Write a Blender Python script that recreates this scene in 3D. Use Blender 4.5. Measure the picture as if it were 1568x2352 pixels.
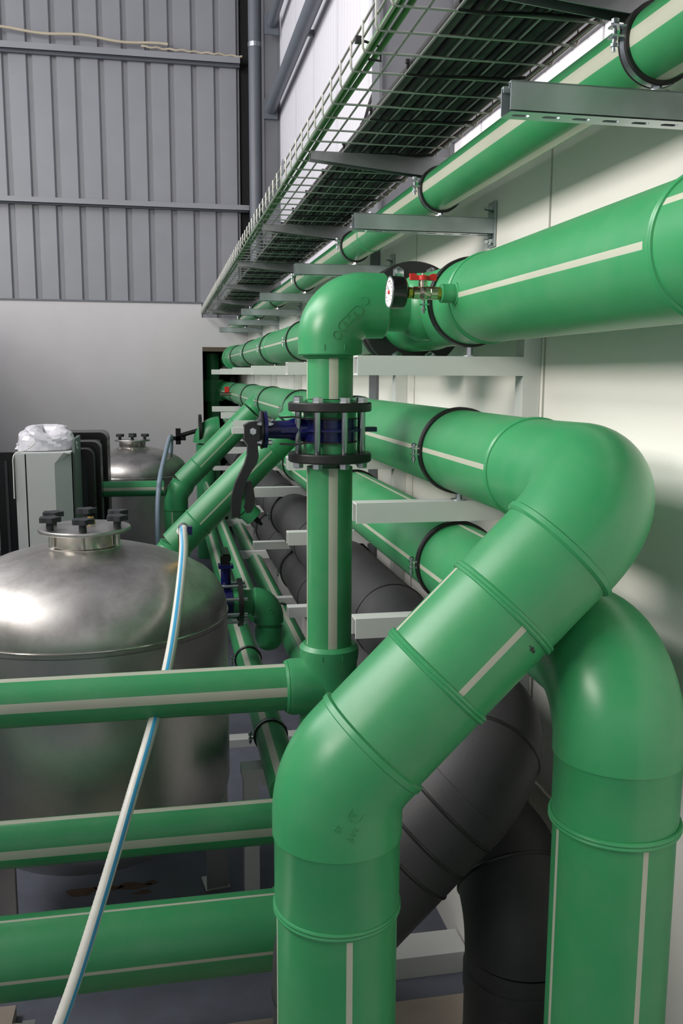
import bpy, math, random
from mathutils import Vector, Matrix
random.seed(7)
for o in list(bpy.data.objects): bpy.data.objects.remove(o)
S = bpy.context.scene
COL = S.collection
R = math.radians
PI = math.pi
H = 1.87            # camera height; all z values below are given relative to the camera

# ------------------------------------------------------------------ camera
F_PX = 2080.0
cam = bpy.data.cameras.new('camera'); co = bpy.data.objects.new('camera', cam); COL.objects.link(co)
cam.sensor_fit = 'VERTICAL'; cam.sensor_height = 24.0; cam.lens = 24.0 * F_PX / 2352.0
cam.clip_start = 0.05; cam.clip_end = 200
yaw, pit, rol = R(11.0), R(-8.6), R(0.3)
fw = Vector((math.sin(yaw)*math.cos(pit), math.cos(yaw)*math.cos(pit), math.sin(pit)))
rt = Vector((math.cos(yaw), -math.sin(yaw), 0)); up = rt.cross(fw)
r2 = rt*math.cos(rol) + up*math.sin(rol); u2 = up*math.cos(rol) - rt*math.sin(rol)
co.matrix_world = Matrix(((r2.x, u2.x, -fw.x, 0), (r2.y, u2.y, -fw.y, 0), (r2.z, u2.z, -fw.z, H), (0, 0, 0, 1)))
S.camera = co

# ------------------------------------------------------------------ light
w = bpy.data.worlds.new('world'); S.world = w; w.use_nodes = True
bg = w.node_tree.nodes['Background']; bg.inputs[0].default_value = (0.96, 0.97, 1.0, 1); bg.inputs[1].default_value = 1.5

def area(name, loc, target, sx, sy, power, col):
    l = bpy.data.lights.new(name, 'AREA'); l.shape = 'RECTANGLE'; l.size = sx; l.size_y = sy; l.energy = power; l.color = col
    o = bpy.data.objects.new(name, l); COL.objects.link(o); o.location = loc
    o.rotation_euler = (Vector(target) - Vector(loc)).to_track_quat('-Z', 'Y').to_euler()
    return o
area('daylight_gate', (-4.8, -0.3, 3.7), (0.6, 2.4, 2.1), 2.4, 1.8, 330, (1.0, 0.945, 0.87))
area('daylight_skylight', (-4.2, 2.8, 6.2), (0.7, 2.8, 1.9), 5.0, 2.2, 410, (1.0, 0.97, 0.94))
area('daylight_window', (-6.0, 7.5, 5.6), (0.4, 8.5, 2.6), 4.0, 2.0, 170, (0.98, 0.98, 1.0))

vs = S.view_settings
vs.view_transform = 'Standard'; vs.look = 'None'; vs.exposure = 0.12; vs.gamma = 1.0; vs.use_curve_mapping = False

# ------------------------------------------------------------------ materials
def s2l(c):
    return tuple((x/12.92 if x <= .04045 else ((x+.055)/1.055)**2.4) for x in [v/255 for v in c]) + (1,)
MATS = {}
def mat(name, rgb, rough=.5, metal=0.0, var=0.08, vscale=6.0, spec=.5, bump=0.0, bscale=200.0, dust=None, dust_amt=0.0, trans=0.0, emit=None, streak=None, alpha=1.0, rvar=0.0):
    m = bpy.data.materials.new(name); m.use_nodes = True
    nt = m.node_tree; N = nt.nodes; L = nt.links
    b = N['Principled BSDF']
    base = s2l(rgb)
    tc = N.new('ShaderNodeTexCoord')
    src = tc.outputs['Object']
    if streak:
        mp = N.new('ShaderNodeMapping'); mp.inputs['Scale'].default_value = streak; L.new(src, mp.inputs['Vector']); vec = mp.outputs[0]
    else: vec = src
    nz = N.new('ShaderNodeTexNoise'); nz.inputs['Scale'].default_value = vscale; nz.inputs['Detail'].default_value = 5; L.new(vec, nz.inputs['Vector'])
    mr = N.new('ShaderNodeMapRange'); mr.inputs[1].default_value = .3; mr.inputs[2].default_value = .7
    mr.inputs[3].default_value = 1 - var; mr.inputs[4].default_value = 1 + var; L.new(nz.outputs[0], mr.inputs[0])
    mx = N.new('ShaderNodeMix'); mx.data_type = 'RGBA'; mx.blend_type = 'MULTIPLY'; mx.inputs[0].default_value = 1
    mx.inputs[6].default_value = base; L.new(mr.outputs[0], mx.inputs[7])
    outc = mx.outputs[2]
    if dust:
        nd = N.new('ShaderNodeTexNoise'); nd.inputs['Scale'].default_value = 9; nd.inputs['Detail'].default_value = 8; nd.inputs['Roughness'].default_value = .7; L.new(src, nd.inputs['Vector'])
        md = N.new('ShaderNodeMapRange'); md.inputs[1].default_value = .42; md.inputs[2].default_value = .75; md.inputs[3].default_value = 0; md.inputs[4].default_value = dust_amt; L.new(nd.outputs[0], md.inputs[0])
        m2 = N.new('ShaderNodeMix'); m2.data_type = 'RGBA'; L.new(md.outputs[0], m2.inputs[0]); L.new(outc, m2.inputs[6]); m2.inputs[7].default_value = s2l(dust)
        outc = m2.outputs[2]
    L.new(outc, b.inputs['Base Color'])
    b.inputs['Roughness'].default_value = rough; b.inputs['Metallic'].default_value = metal
    b.inputs['Specular IOR Level'].default_value = spec
    if rvar:
        rr = N.new('ShaderNodeMapRange'); rr.inputs[1].default_value = .3; rr.inputs[2].default_value = .7; rr.inputs[3].default_value = rough - rvar; rr.inputs[4].default_value = rough + rvar
        L.new(nz.outputs[0], rr.inputs[0]); L.new(rr.outputs[0], b.inputs['Roughness'])
    if bump:
        nb = N.new('ShaderNodeTexNoise'); nb.inputs['Scale'].default_value = bscale; nb.inputs['Detail'].default_value = 2; L.new(vec if streak else src, nb.inputs['Vector'])
        bp = N.new('ShaderNodeBump'); bp.inputs['Strength'].default_value = bump; bp.inputs['Distance'].default_value = .002; L.new(nb.outputs[0], bp.inputs['Height']); L.new(bp.outputs[0], b.inputs['Normal'])
    if trans: b.inputs['Transmission Weight'].default_value = trans
    if alpha < 1: b.inputs['Alpha'].default_value = alpha
    if emit: b.inputs['Emission Color'].default_value = s2l(emit[0]); b.inputs['Emission Strength'].default_value = emit[1]
    MATS[name] = m
    return m
GREEN = mat('green_polypropylene', (54, 143, 89), .36, var=.06, vscale=4, dust=(140, 165, 140), dust_amt=.15)
STRIPE = mat('pale_stripe', (178, 182, 164), .45, var=.05)
GREEN_D = mat('green_fitting', (54, 145, 91), .33, var=.06, vscale=4, dust=(140, 165, 140), dust_amt=.14)
BLACK_INS = mat('black_foam_insulation', (50, 49, 52), .6, var=.12, vscale=5, bump=.15, bscale=300, dust=(92, 86, 82), dust_amt=.16)
RUBBER = mat('black_rubber', (28, 27, 28), .45, var=.05)
BLACKP = mat('black_painted_metal', (18, 18, 19), .27, var=.1)
FLANGE = mat('black_flange_plastic', (30, 30, 31), .42, var=.15, vscale=12)
ZINC = mat('zinc_plated_steel', (190, 196, 200), .28, 1.0, var=.08, vscale=20)
GALV = mat('galvanised_steel', (176, 186, 188), .36, .9, var=.14, vscale=9, rvar=.08)
GALVD = mat('galvanised_arm_steel', (150, 152, 154), .45, .85, var=.12, vscale=8)
WIRE = mat('galvanised_wire', (172, 173, 168), .45, .7, var=.06)
WHITEP = mat('white_powder_coat', (214, 217, 214), .42, var=.03, vscale=3)
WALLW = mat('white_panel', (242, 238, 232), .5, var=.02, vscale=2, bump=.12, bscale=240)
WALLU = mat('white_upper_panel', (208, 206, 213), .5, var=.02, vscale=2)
PLASTER = mat('white_masonry_paint', (196, 194, 196), .75, var=.03, vscale=2.5, bump=.15, bscale=90)
CORR = mat('grey_corrugated_sheet', (132, 134, 140), .42, var=.04, vscale=3)
GREYST = mat('grey_painted_steel', (92, 97, 105), .45, var=.06, vscale=4)
GREYST2 = mat('grey_column_paint', (100, 102, 107), .5, var=.06, vscale=4)
DARKGAP = mat('dark_gap', (24, 24, 26), .8)
FLOORM = mat('grey_concrete_floor', (104, 108, 122), .55, var=.14, vscale=5, bump=.2, bscale=120, dust=(70, 66, 66), dust_amt=.35)
PADM = mat('beige_concrete', (172, 160, 148), .8, var=.06, vscale=8, bump=.4, bscale=220)
STAIN = mat('brown_stain', (104, 72, 50), .7, var=.3, vscale=20)
STEEL = mat('stainless_steel', (200, 198, 196), .38, 1.0, var=.07, vscale=3, rvar=.05, dust=(140, 137, 134), dust_amt=.25)
STEELD = mat('stainless_dome', (196, 193, 190), .42, 1.0, var=.1, vscale=5, rvar=.07, dust=(126, 121, 116), dust_amt=.6)
STEELB = mat('bright_stainless', (214, 210, 202), .2, 1.0, var=.04)
BLUE = mat('dark_blue_valve_paint', (15, 19, 76), .25, var=.1)
BRASS = mat('brass', (176, 146, 70), .25, 1.0, var=.08)
NICKEL = mat('nickel_plated_brass', (178, 172, 154), .24, 1.0, var=.06)
RED = mat('red_handle', (206, 40, 36), .4)
WHITEM = mat('gauge_white', (226, 226, 222), .5)
HOSEM = mat('white_braided_hose', (224, 222, 213), .4, var=.05, vscale=30)
HOSEB = mat('blue_hose_line', (70, 168, 214), .4)
HOSEG = mat('grey_blue_hose', (140, 158, 176), .4)
CABK = mat('black_cable', (38, 38, 38), .5, var=.15, vscale=10)
CABG = mat('green_cable', (58, 128, 52), .45, var=.1, vscale=10)
CABR = mat('brown_cable', (120, 84, 62), .6)
CABW = mat('cream_cable', (178, 168, 148), .6)
CABGREY = mat('cabinet_light_grey', (196, 200, 198), .5, var=.02)
CABSIDE = mat('cabinet_grey_green', (112, 124, 118), .5, var=.02)
PLASTIC = mat('clear_plastic_bag', (226, 224, 232), .18, var=.1, vscale=14, spec=.8, bump=.6, bscale=25)
KNOB = mat('dark_grey_knob', (44, 46, 50), .6, var=.08)
LINTEL = mat('brown_lintel', (84, 72, 60), .7)
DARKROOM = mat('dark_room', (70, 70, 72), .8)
TUBEW = mat('glossy_white_pipe', (232, 234, 238), .15, spec=.7)

# ------------------------------------------------------------------ mesh builder
class B:
    def __init__(s): s.v = []; s.f = []; s.m = []
    def add(s, vs_, fs, mi=0):
        o = len(s.v); s.v += [Vector(p) for p in vs_]
        for f in fs: s.f.append([i + o for i in f]); s.m.append(mi)
        return s
    def box(s, x0, x1, y0, y1, z0, z1, mi=0):
        v = [(x, y, z) for z in (z0, z1) for y in (y0, y1) for x in (x0, x1)]
        return s.add(v, [(0,2,3,1), (4,5,7,6), (0,1,5,4), (2,6,7,3), (0,4,6,2), (1,3,7,5)], mi)
    def prism(s, poly, a0, a1, axis, mi=0):
        """closed polygon (2d) extruded along an axis; 'x': poly=(y,z) 'y': poly=(x,z) 'z': poly=(x,y)"""
        def P(p, a):
            return {'x': (a, p[0], p[1]), 'y': (p[0], a, p[1]), 'z': (p[0], p[1], a)}[axis]
        n = len(poly); v = [P(p, a0) for p in poly] + [P(p, a1) for p in poly]
        fs = [(i, (i+1) % n, n + (i+1) % n, n + i) for i in range(n)]
        fs += [tuple(range(n))[::-1], tuple(range(n, 2*n))]
        return s.add(v, fs, mi)
    def sweep(s, pts, rad, seg=32, caps=True, ref=None, stripes=(), mi=0, stripe_mi=1, closed=False, twist=0.0):
        pts = [Vector(p) for p in pts]; n = len(pts)
        if not hasattr(rad, '__len__'): rad = [rad]*n
        angs = [(2*PI*i/seg) for i in range(seg)]
        marks = []
        for c, hw in stripes:
            for e in (c - hw, c + hw): marks.append(e % (2*PI))
        if marks:
            angs = [a for a in angs if all(abs((a - m + PI) % (2*PI) - PI) > .02 for m in marks)] + marks
            angs.sort()
        k = len(angs)
        def tan(i):
            if closed: return (pts[(i+1) % n] - pts[i-1]).normalized()
            if i == 0: return (pts[1]-pts[0]).normalized()
            if i == n-1: return (pts[-1]-pts[-2]).normalized()
            a = (pts[i]-pts[i-1]); b = (pts[i+1]-pts[i])
            if a.length < 1e-9: return b.normalized()
            if b.length < 1e-9: return a.normalized()
            return (a.normalized()+b.normalized()).normalized()
        t = tan(0)
        r_ = Vector(ref) if ref else (Vector((0,0,1)) if abs(t.z) < .9 else Vector((0,-1,0)))
        u = (r_ - t*r_.dot(t)).normalized(); base = len(s.v)
        for i in range(n):
            t2 = tan(i); u = (u - t2*u.dot(t2)).normalized(); v_ = t2.cross(u)
            for a in [q + twist*i/max(1, n-1) for q in angs]:
                s.v.append(pts[i] + (u*math.cos(a) + v_*math.sin(a))*rad[i])
        def ms(j):
            if not stripes: return mi
            a = angs[j]; b = angs[(j+1) % k]
            if b < a: b += 2*PI
            mid = (a+b)/2
            for c, hw in stripes:
                if abs((mid - c + PI) % (2*PI) - PI) < hw: return stripe_mi
            return mi
        for i in range(n if closed else n-1):
            i2 = (i+1) % n
            for j in range(k):
                j2 = (j+1) % k
                s.f.append([base+i*k+j, base+i*k+j2, base+i2*k+j2, base+i2*k+j]); s.m.append(ms(j))
        if caps and not closed:
            s.f.append([base+j for j in range(k)][::-1]); s.m.append(mi)
            s.f.append([base+(n-1)*k+j for j in range(k)]); s.m.append(mi)
        return s
    def lathe(s, o, d, prof, seg=32, mi=0, ref=None, closed=False):
        """profile of (radius, height along d)"""
        o = Vector(o); d = Vector(d).normalized()
        r_ = Vector(ref) if ref else (Vector((0,0,1)) if abs(d.z) < .9 else Vector((0,-1,0)))
        u = (r_ - d*r_.dot(d)).normalized(); v_ = d.cross(u); base = len(s.v); n = len(prof)
        for (r, h) in prof:
            for j in range(seg):
                a = 2*PI*j/seg; s.v.append(o + d*h + (u*math.cos(a) + v_*math.sin(a))*max(r, 1e-4))
        for i in range(n if closed else n-1):
            i2 = (i+1) % n
            for j in range(seg):
                j2 = (j+1) % seg
                s.f.append([base+i*seg+j, base+i*seg+j2, base+i2*seg+j2, base+i2*seg+j]); s.m.append(mi)
        if not closed:
            s.f.append([base+j for j in range(seg)][::-1]); s.m.append(mi)
            s.f.append([base+(n-1)*seg+j for j in range(seg)]); s.m.append(mi)
        return s
    def cyl(s, p0, p1, r, seg=24, mi=0, bev=0.0):
        p0 = Vector(p0); p1 = Vector(p1); d = p1-p0; l = d.length
        if bev: prof = [(r-bev, 0), (r, bev), (r, l-bev), (r-bev, l)]
        else: prof = [(r, 0), (r, l)]
        return s.lathe(p0, d, prof, seg, mi)
    def ring(s, c, d, r, t, seg=48, sub=10, mi=0):
        prof = [(r + t*math.cos(2*PI*k/sub), t*math.sin(2*PI*k/sub)) for k in range(sub)]
        return s.lathe(c, d, prof, seg, mi, closed=True)

SMOOTH_ANGLE = R(35)
def obj(name, b, mats, parent=None, sharp=SMOOTH_ANGLE):
    me = bpy.data.meshes.new(name)
    off = Vector(parent['_b']) if parent is not None else Vector((0,0,-H))
    me.from_pydata([tuple(p - off) for p in b.v], [], b.f)
    if not isinstance(mats, (list, tuple)): mats = [mats]
    for m in mats: me.materials.append(m)
    me.polygons.foreach_set('material_index', b.m)
    me.polygons.foreach_set('use_smooth', [True]*len(b.f))
    me.update()
    import bmesh
    bm = bmesh.new(); bm.from_mesh(me); bmesh.ops.recalc_face_normals(bm, faces=bm.faces); bm.to_mesh(me); bm.free()
    me.set_sharp_from_angle(angle=sharp)
    o = bpy.data.objects.new(name, me); COL.objects.link(o)
    if parent is not None:
        o.parent = parent; o['_b'] = parent['_b']
    return o
def thing(name, label, cat, base, group=None):
    o = bpy.data.objects.new(name, None); COL.objects.link(o); o.empty_display_size = .05
    o.location = (base[0], base[1], base[2] + H); o['_b'] = list(base)
    if label: o['label'] = label
    if cat: o['category'] = cat
    if group: o['group'] = group
    return o
def single(name, b, mats, label, cat, base, group=None, sharp=SMOOTH_ANGLE):
    """a thing that is one mesh, origin at its base"""
    me_o = obj(name, b, mats, None, sharp)
    d = Vector((base[0], base[1], base[2] + H)); me_o.data.transform(Matrix.Translation(-d)); me_o.location = d
    me_o['label'] = label; me_o['category'] = cat
    if group: me_o['group'] = group
    return me_o
def struct(name, b, mats, sharp=SMOOTH_ANGLE):
    o = obj(name, b, mats, None, sharp); o['kind'] = 'structure'; o['_b'] = [0, 0, -H]
    return o
def dup(root, base, label=None, group=None):
    r = root.copy(); COL.objects.link(r); r.location = (base[0], base[1], base[2] + H)
    if label: r['label'] = label
    if group: r['group'] = group
    for ch in root.children:
        c = ch.copy(); COL.objects.link(c); c.parent = r
        for g in ch.children:
            d = g.copy(); COL.objects.link(d); d.parent = c
    return r
def arc(corner, d_in, d_out, rb, n=14):
    """points of a bend: travelling along d_in, turning to d_out around corner with bend radius rb"""
    c = Vector(corner); a = Vector(d_in).normalized(); b = Vector(d_out).normalized()
    th = a.angle(b); t = rb*math.tan(th/2)
    p0 = c - a*t; nrm = (b - a*a.dot(b)).normalized(); cen = p0 + nrm*rb
    return [cen - nrm*rb*math.cos(th*k/n) + a*rb*math.sin(th*k/n) for k in range(n+1)]
ORD = ['nearest', 'second', 'third', 'fourth', 'fifth', 'sixth', 'seventh', 'eighth', 'ninth']
ORDX = ['first'] + ORD[1:] + ['tenth', 'eleventh', 'twelfth', 'thirteenth', 'fourteenth', 'fifteenth', 'sixteenth', 'seventeenth', 'eighteenth', 'nineteenth', 'twentieth', 'twenty-first', 'twenty-second']

# ================================================================== SETTING
XW = .905; XU = 1.22; YB = 10.0
struct('floor', B().box(-9, 2, -5, 14, -1.97, -1.87), FLOORM)
struct('wall_left_blocker', B().box(-2.6, -2.4, -5, YB, -1.87, .85), PLASTER)  # partition added out of view to keep low light off the lower pipes
struct('wall_front_blocker', B().box(-9, 2, -5, -4.8, -1.87, 4.8), PLASTER)  # unseen wall, raised to full height to cut light from behind the camera
struct('ceiling', B().box(-9, 2, -5, 14, 4.8, 4.9), CORR)  # hall roof out of view, added to block sky light from above
# right wall: white panels with thin dark joints
wr = struct('wall_right', B().box(XW + .008, XW + .05, -1.5, YB + 3, -1.87, .64), DARKGAP)
bp_ = B().box(XW, XW + .02, .006, 1.164, -1.87, .64)
p0 = obj('panel', bp_, WALLW, wr)
ys = [-1.42, -.25, .92, 2.09, 3.26, 4.43, 5.60, 6.77, 7.94, 9.11, 10.28]
p0.location = (0, ys[0], 0)
for y in ys[1:]:
    c = p0.copy(); COL.objects.link(c); c.parent = wr; c.location = (0, y, 0)
struct('trim_1', B().box(XW + .021, XU + .06, -1.5, YB, .60, .64), WALLW)
struct('trim_4', B().box(XU - .012, XU + .004, -1.5, 9.6, .965, 1.04), GREYST2)
# upper right wall of narrow ribbed white panels set back behind the columns
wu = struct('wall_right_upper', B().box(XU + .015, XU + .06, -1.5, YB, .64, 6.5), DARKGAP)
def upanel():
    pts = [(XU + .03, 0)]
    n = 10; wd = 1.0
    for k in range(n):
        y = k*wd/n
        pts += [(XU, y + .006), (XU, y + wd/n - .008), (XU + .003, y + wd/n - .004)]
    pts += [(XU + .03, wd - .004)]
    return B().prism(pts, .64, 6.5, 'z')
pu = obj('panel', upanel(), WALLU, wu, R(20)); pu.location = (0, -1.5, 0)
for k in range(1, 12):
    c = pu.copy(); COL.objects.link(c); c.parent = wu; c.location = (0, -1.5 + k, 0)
# back wall: masonry with an opening at the right end
mb = B().box(-9, .41, YB, YB + .2, -1.87, .758)
mb.box(.41, 2.0, YB, YB + .2, .29, .60)
wb = struct('wall_back', mb, PLASTER)
struct('trim_2', B().box(.41, 1.2, YB - .01, YB + .19, .245, .29), LINTEL)
# passage behind the opening
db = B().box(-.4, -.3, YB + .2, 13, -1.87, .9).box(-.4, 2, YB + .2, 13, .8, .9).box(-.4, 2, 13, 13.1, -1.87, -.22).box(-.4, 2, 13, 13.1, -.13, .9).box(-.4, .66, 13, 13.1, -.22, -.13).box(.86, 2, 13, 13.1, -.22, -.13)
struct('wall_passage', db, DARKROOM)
# corrugated sheets above the masonry
wc = struct('wall_back_upper', B().box(-9, 1.3, YB + .09, YB + .12, .60, 6.5), DARKGAP)
PT = .232
def sheet():
    pts = []
    for k in range(4):
        x = k*PT
        pts += [(x, YB + .055), (x + .018, YB + .055), (x + .034, YB + .02), (x + PT - .034, YB + .02), (x + PT - .018, YB + .055)]
    pts += [(4*PT, YB + .055), (4*PT, YB + .07), (0, YB + .07)]
    return B().prism(pts, .60, 6.5, 'z')
sh = obj('sheet', sheet(), CORR, wc, R(15))
x1 = .84
sh.location = (x1 - 4*PT, 0, 0)
for k in range(1, 10):
    c = sh.copy(); COL.objects.link(c); c.parent = wc; c.location = (x1 - 4*PT*(k+1), 0, 0)
struct('trim_3', B().box(-9, .41, YB - .012, YB + .06, .745, .762), GREYST)

# steel columns, rails and braces
t = thing('wall_rail', 'upper grey horizontal steel rail across the corrugated wall, cables lying along it', 'rail', (-4, YB - .1, 3.16), 'steel rails on the corrugated wall')
obj('rail_web', B().box(-9, .84, YB - .03, YB + .02, 3.14, 3.22), GREYST, t); obj('rail_flange', B().box(-9, .84, YB - .09, YB - .03, 3.20, 3.22), GREYST, t)
obj('rail_lip', B().box(-9, .84, YB - .095, YB - .089, 3.16, 3.22), CORR, t)
t = thing('wall_rail', 'lower grey horizontal steel rail across the corrugated wall', 'rail', (-4, YB - .1, 1.72), 'steel rails on the corrugated wall')
obj('rail_web', B().box(-9, .92, YB - .03, YB + .02, 1.70, 1.76), GREYST, t); obj('rail_flange', B().box(-9, .92, YB - .09, YB - .03, 1.745, 1.76), GREYST, t)
obj('rail_lip', B().box(-9, .92, YB - .095, YB - .089, 1.71, 1.76), CORR, t)
for k, (x, z, lab) in enumerate(((-.3, 3.24, 'cream cable sagging along the upper rail on the left'), (.2, 3.235, 'cream cable draped along the upper rail ending at the drainpipe'))):
    pts = []
    for i in range(40):
        q = -8.5 + i*.24
        if k == 0: px = q*.9 + .4 if False else -3.2 + i*.085; pz = z + .16 - .11*(i/39) + .012*math.sin(i*.7)
        else: px = -.15 + i*.026; pz = z + .028 - .03*(i/39) + .006*math.sin(i*1.3)
        pts.append((px, YB - .07 - .006*math.sin(i*.5), pz))
    single('wall_cable', B().sweep(pts, .011 if k else .014, 8), CABW, lab, 'cable', pts[0])
# H columns
def hcol(y, label, x0=.893):
    t = thing('steel_column', label, 'column', (1.06, y, -1.87))
    x1_ = XU
    obj('front_flange', B().box(x0, x0 + .012, y - .07, y + .07, -1.87, 6.5), GREYST2, t)
    obj('rear_flange', B().box(x1_ - .014, x1_ - .002, y - .07, y + .07, .64, 6.5), GREYST2, t)
    obj('web_plate', B().box(x0 + .012, x1_ - .014, y - .055, y + .02, .64, 6.5), GREYST2, t)
    return t
hcol(3.90, 'grey steel column rising behind the mesh cable tray')
hcol(9.72, 'grey steel column in the far corner beside the drainpipe', 1.045)
t = thing('rain_downpipe', 'round grey drainpipe with a zinc clip in the far corner', 'pipe', (.90, 9.82, -1.0))
obj('pipe', B().cyl((.985, 9.82, .55), (.985, 9.82, 6.5), .068, 28), GREYST, t)
obj('clip', B().cyl((.985, 9.82, 3.29), (.985, 9.82, 3.335), .075, 28), ZINC, t)
for z, y1_, r, lab in ((2.66, 9.62, .058, 'lower grey round rail running along the white upper wall towards the camera'), (3.42, 9.5, .045, 'upper dark round rail along the white upper wall beside the drainpipe')):
    t = thing('wall_tube_rail', lab, 'rail', (1.12, 6, z - r))
    obj('tube', B().cyl((1.12, y1_, z), (1.12, -1.4, z), r, 24), GREYST, t)
    obj('end_plate', B().box(1.05, 1.19, y1_, y1_ + .02, z - .1, z + .09), GREYST, t)
    for y in (7.5, 5.5, 3.5): obj('bracket', B().box(1.12, XU, y, y + .04, z - .02, z + .02), GREYST, t)
single('lamp_tube_pipe', B().lathe((1.175, 5.35, 1.76), (0,0,1), [(.028, 0), (.04, .02), (.04, 4.5)], 20), TUBEW, 'glossy white vertical pipe end in front of the white upper wall', 'pipe', (1.175, 5.35, 1.76))
single('hanging_cable', B().sweep([(1.215, 4.97, 1.66), (1.19, 4.95, 1.64), (1.15, 4.97, 1.55), (1.1, 4.94, 1.42), (1.09, 5.0, 1.36), (1.08, 5.05, 1.34)], .009, 8), CABK, 'short black cable end hanging beside the white vertical pipe', 'cable', (1.1, 4.95, 1.34))

# ================================================================== PIPE RUNS
def bead(t, p, d, r=.1, dbl=True):
    d = Vector(d).normalized(); p = Vector(p)
    b = B().ring(p - d*.0032, d, r, .0042, 56, 8)
    if dbl: b.ring(p + d*.0032, d, r, .0042, 56, 8)
    return obj('weld_bead', b, GREEN_D, t)
def rung(t, a, b, r=.1, stripes=(), ref=None, name='pipe', mats=None, seg=56):
    return obj(name, B().sweep([a, b], r, seg, True, ref, stripes), mats or [GREEN, STRIPE], t)
def st(deg, half): return (R(deg), half)

# run 1: slim pipe under the cable tray
T1 = thing('slim_green_pipe', 'slim green pipe with pale stripes running just below the cable tray', 'pipe', (.75, 4, .445))
rung(T1, (.75, -.6, .50), (.75, 9.95, .50), .055, [st(-90, .23), st(177, .23), st(90, .23)], (0,0,1), seg=48)
for y in (3.3, 6.9): obj('coupling', B().lathe((.75, y, .5), (0,1,0), [(.055, 0), (.058, .002), (.058, .01), (.055, .012)], 48), GREEN_D, T1)

# run 2: thick main
X2, Z2 = .73, .175
T2 = thing('green_main_pipe', 'thick green main pipe carrying the pressure gauge, uppermost of the large pipes', 'pipe', (X2, 4, Z2 - .1))
sp2 = [st(-91, .055), st(179, .055)]
rung(T2, (X2, -.6, Z2), (X2, 1.13, Z2), .1, [st(-60, .055)], (0,0,1))
bead(T2, (X2, 1.13, Z2), (0,1,0))
rung(T2, (X2, 1.15, Z2), (X2, 1.93, Z2), .0995, sp2, (0,0,1))
bead(T2, (X2, 2.0, Z2), (0,1,0), .0995)
rung(T2, (X2, 1.13, Z2), (X2, 1.15, Z2), .0995, (), (0,0,1), 'spigot')
rung(T2, (X2, 1.93, Z2), (X2, 2.0, Z2), .0995, (), (0,0,1), 'spigot')
obj('tee_body', B().lathe((X2, 2.0, Z2), (0,1,0), [(.0995, 0), (.1, .02), (.1, .45), (.106, .46), (.106, .645)], 56), GREEN_D, T2)
obj('tee_branch', B().lathe((X2, 2.31, Z2), (-1,0,0), [(.085, .04), (.085, .085), (.0735, .11), (.0635, .118), (.0635, .2)], 40), GREEN_D, T2)
bead(T2, (X2, 2.47, Z2), (0,1,0), .1005, False)
# flange joint
def flange_pair(t, c, d, r, r_in, th, nb, rb, br=.012, mname='flange'):
    d = Vector(d); c = Vector(c)
    f = obj(mname, B().lathe(c, d, [(r_in, 0), (r - .004, 0), (r, .004), (r, th - .004), (r - .004, th), (r_in, th)], 56, closed=True), FLANGE, t)
    return f
for y in (2.645, 2.70):
    f = flange_pair(T2, (X2, y, Z2), (0,1,0), .157, .10, .035, 8, .14)
for k in range(8):
    a = R(22.5 + 45*k); px, pz = X2 + .132*math.sin(a), Z2 + .132*math.cos(a)
    b = B().lathe((px, 2.626, pz), (0,1,0), [(.011, 0), (.0145, .002), (.0145, .016), (.0185, .0165), (.0185, .019)], 6).lathe((px, 2.64, pz), (0,1,0), [(.008, 0), (.008, .12)], 12)
    obj('bolt', b, ZINC, T2)
rung(T2, (X2, 2.73, Z2), (X2, 11.2, Z2), .1, [st(-91, .055), st(179, .055)], (0,0,1))
for y in (3.9, 5.9, 7.6): bead(T2, (X2, y, Z2), (0,1,0), .1, False)
obj('end_collar', B().lathe((X2, 9.3, Z2), (0,1,0), [(.1, 0), (.118, .005), (.118, .06), (.1, .065)], 48), GREEN_D, T2)
obj('end_collar', B().lathe((X2, 9.75, Z2), (0,1,0), [(.1, 0), (.125, .005), (.125, .06), (.1, .065)], 48), GREEN_D, T2)

# run 3: pipe coming forward, elbow, 45 degree drop and riser (foreground left)
XA, YA = .257, 1.345
X3, Z3 = .712, -.183
T3 = thing('green_drop_pipe', 'big green pipe whose elbow turns diagonally down to the front vertical leg', 'pipe', (XA, YA, -1.87))
sp3 = [st(-108, .055), st(160, .05)]
dg = Vector((-1, 0, -1)).normalized()
CZ = Z3 - (X3 - XA)
c3 = Vector((X3, YA, Z3)); cA = Vector((XA, YA, CZ))
rung(T3, (X3, 11.2, Z3), (X3, 1.68, Z3), .1, [st(87, .055), st(177, .05)], (0,0,1))
bead(T3, (X3, 1.675, Z3), (0,1,0))
rb3 = .125
el = [Vector((X3, 1.675, Z3))] + arc(c3, (0,-1,0), dg, rb3, 18)
led = .012
pe = el + [el[-1] + dg*led]
obj('elbow', B().sweep(pe, [.1] + [.1035]*(len(pe)-2) + [.1035], 56), GREEN_D, T3)
q0 = pe[-1]
L3 = (cA - c3).length
def along(s): return c3 + dg*s
s_led1 = (q0 - c3).length
obj('elbow_lip', B().lathe(along(s_led1 - .012), dg, [(.1035, 0), (.1065, .002), (.1065, .010), (.1015, .014)], 56), GREEN_D, T3)
s_b1, s_b2, s_led2 = .262, .415, L3 - .088
rung(T3, along(s_led1), along(s_b1), .1, (), None, 'spigot')
bead(T3, along(s_b1), dg)
rung(T3, along(s_b1), along(s_b2), .099, [st(98, .06), st(-2, .055), st(188, .05)], (0,-1,0))
bead(T3, along(s_b2), dg)
rung(T3, along(s_b2), along(s_led2), .1, (), None, 'spigot')
obj('elbow_lip', B().lathe(along(s_led2), dg, [(.1005, 0), (.1065, .003), (.1065, .012), (.1035, .015)], 56), GREEN_D, T3)
aA = arc(cA, dg, (0,0,-1), .125, 14)
pe = [along(s_led2 + .012)] + aA + [Vector((XA, YA, CZ - .088))]
EL45 = list(pe)
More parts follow.
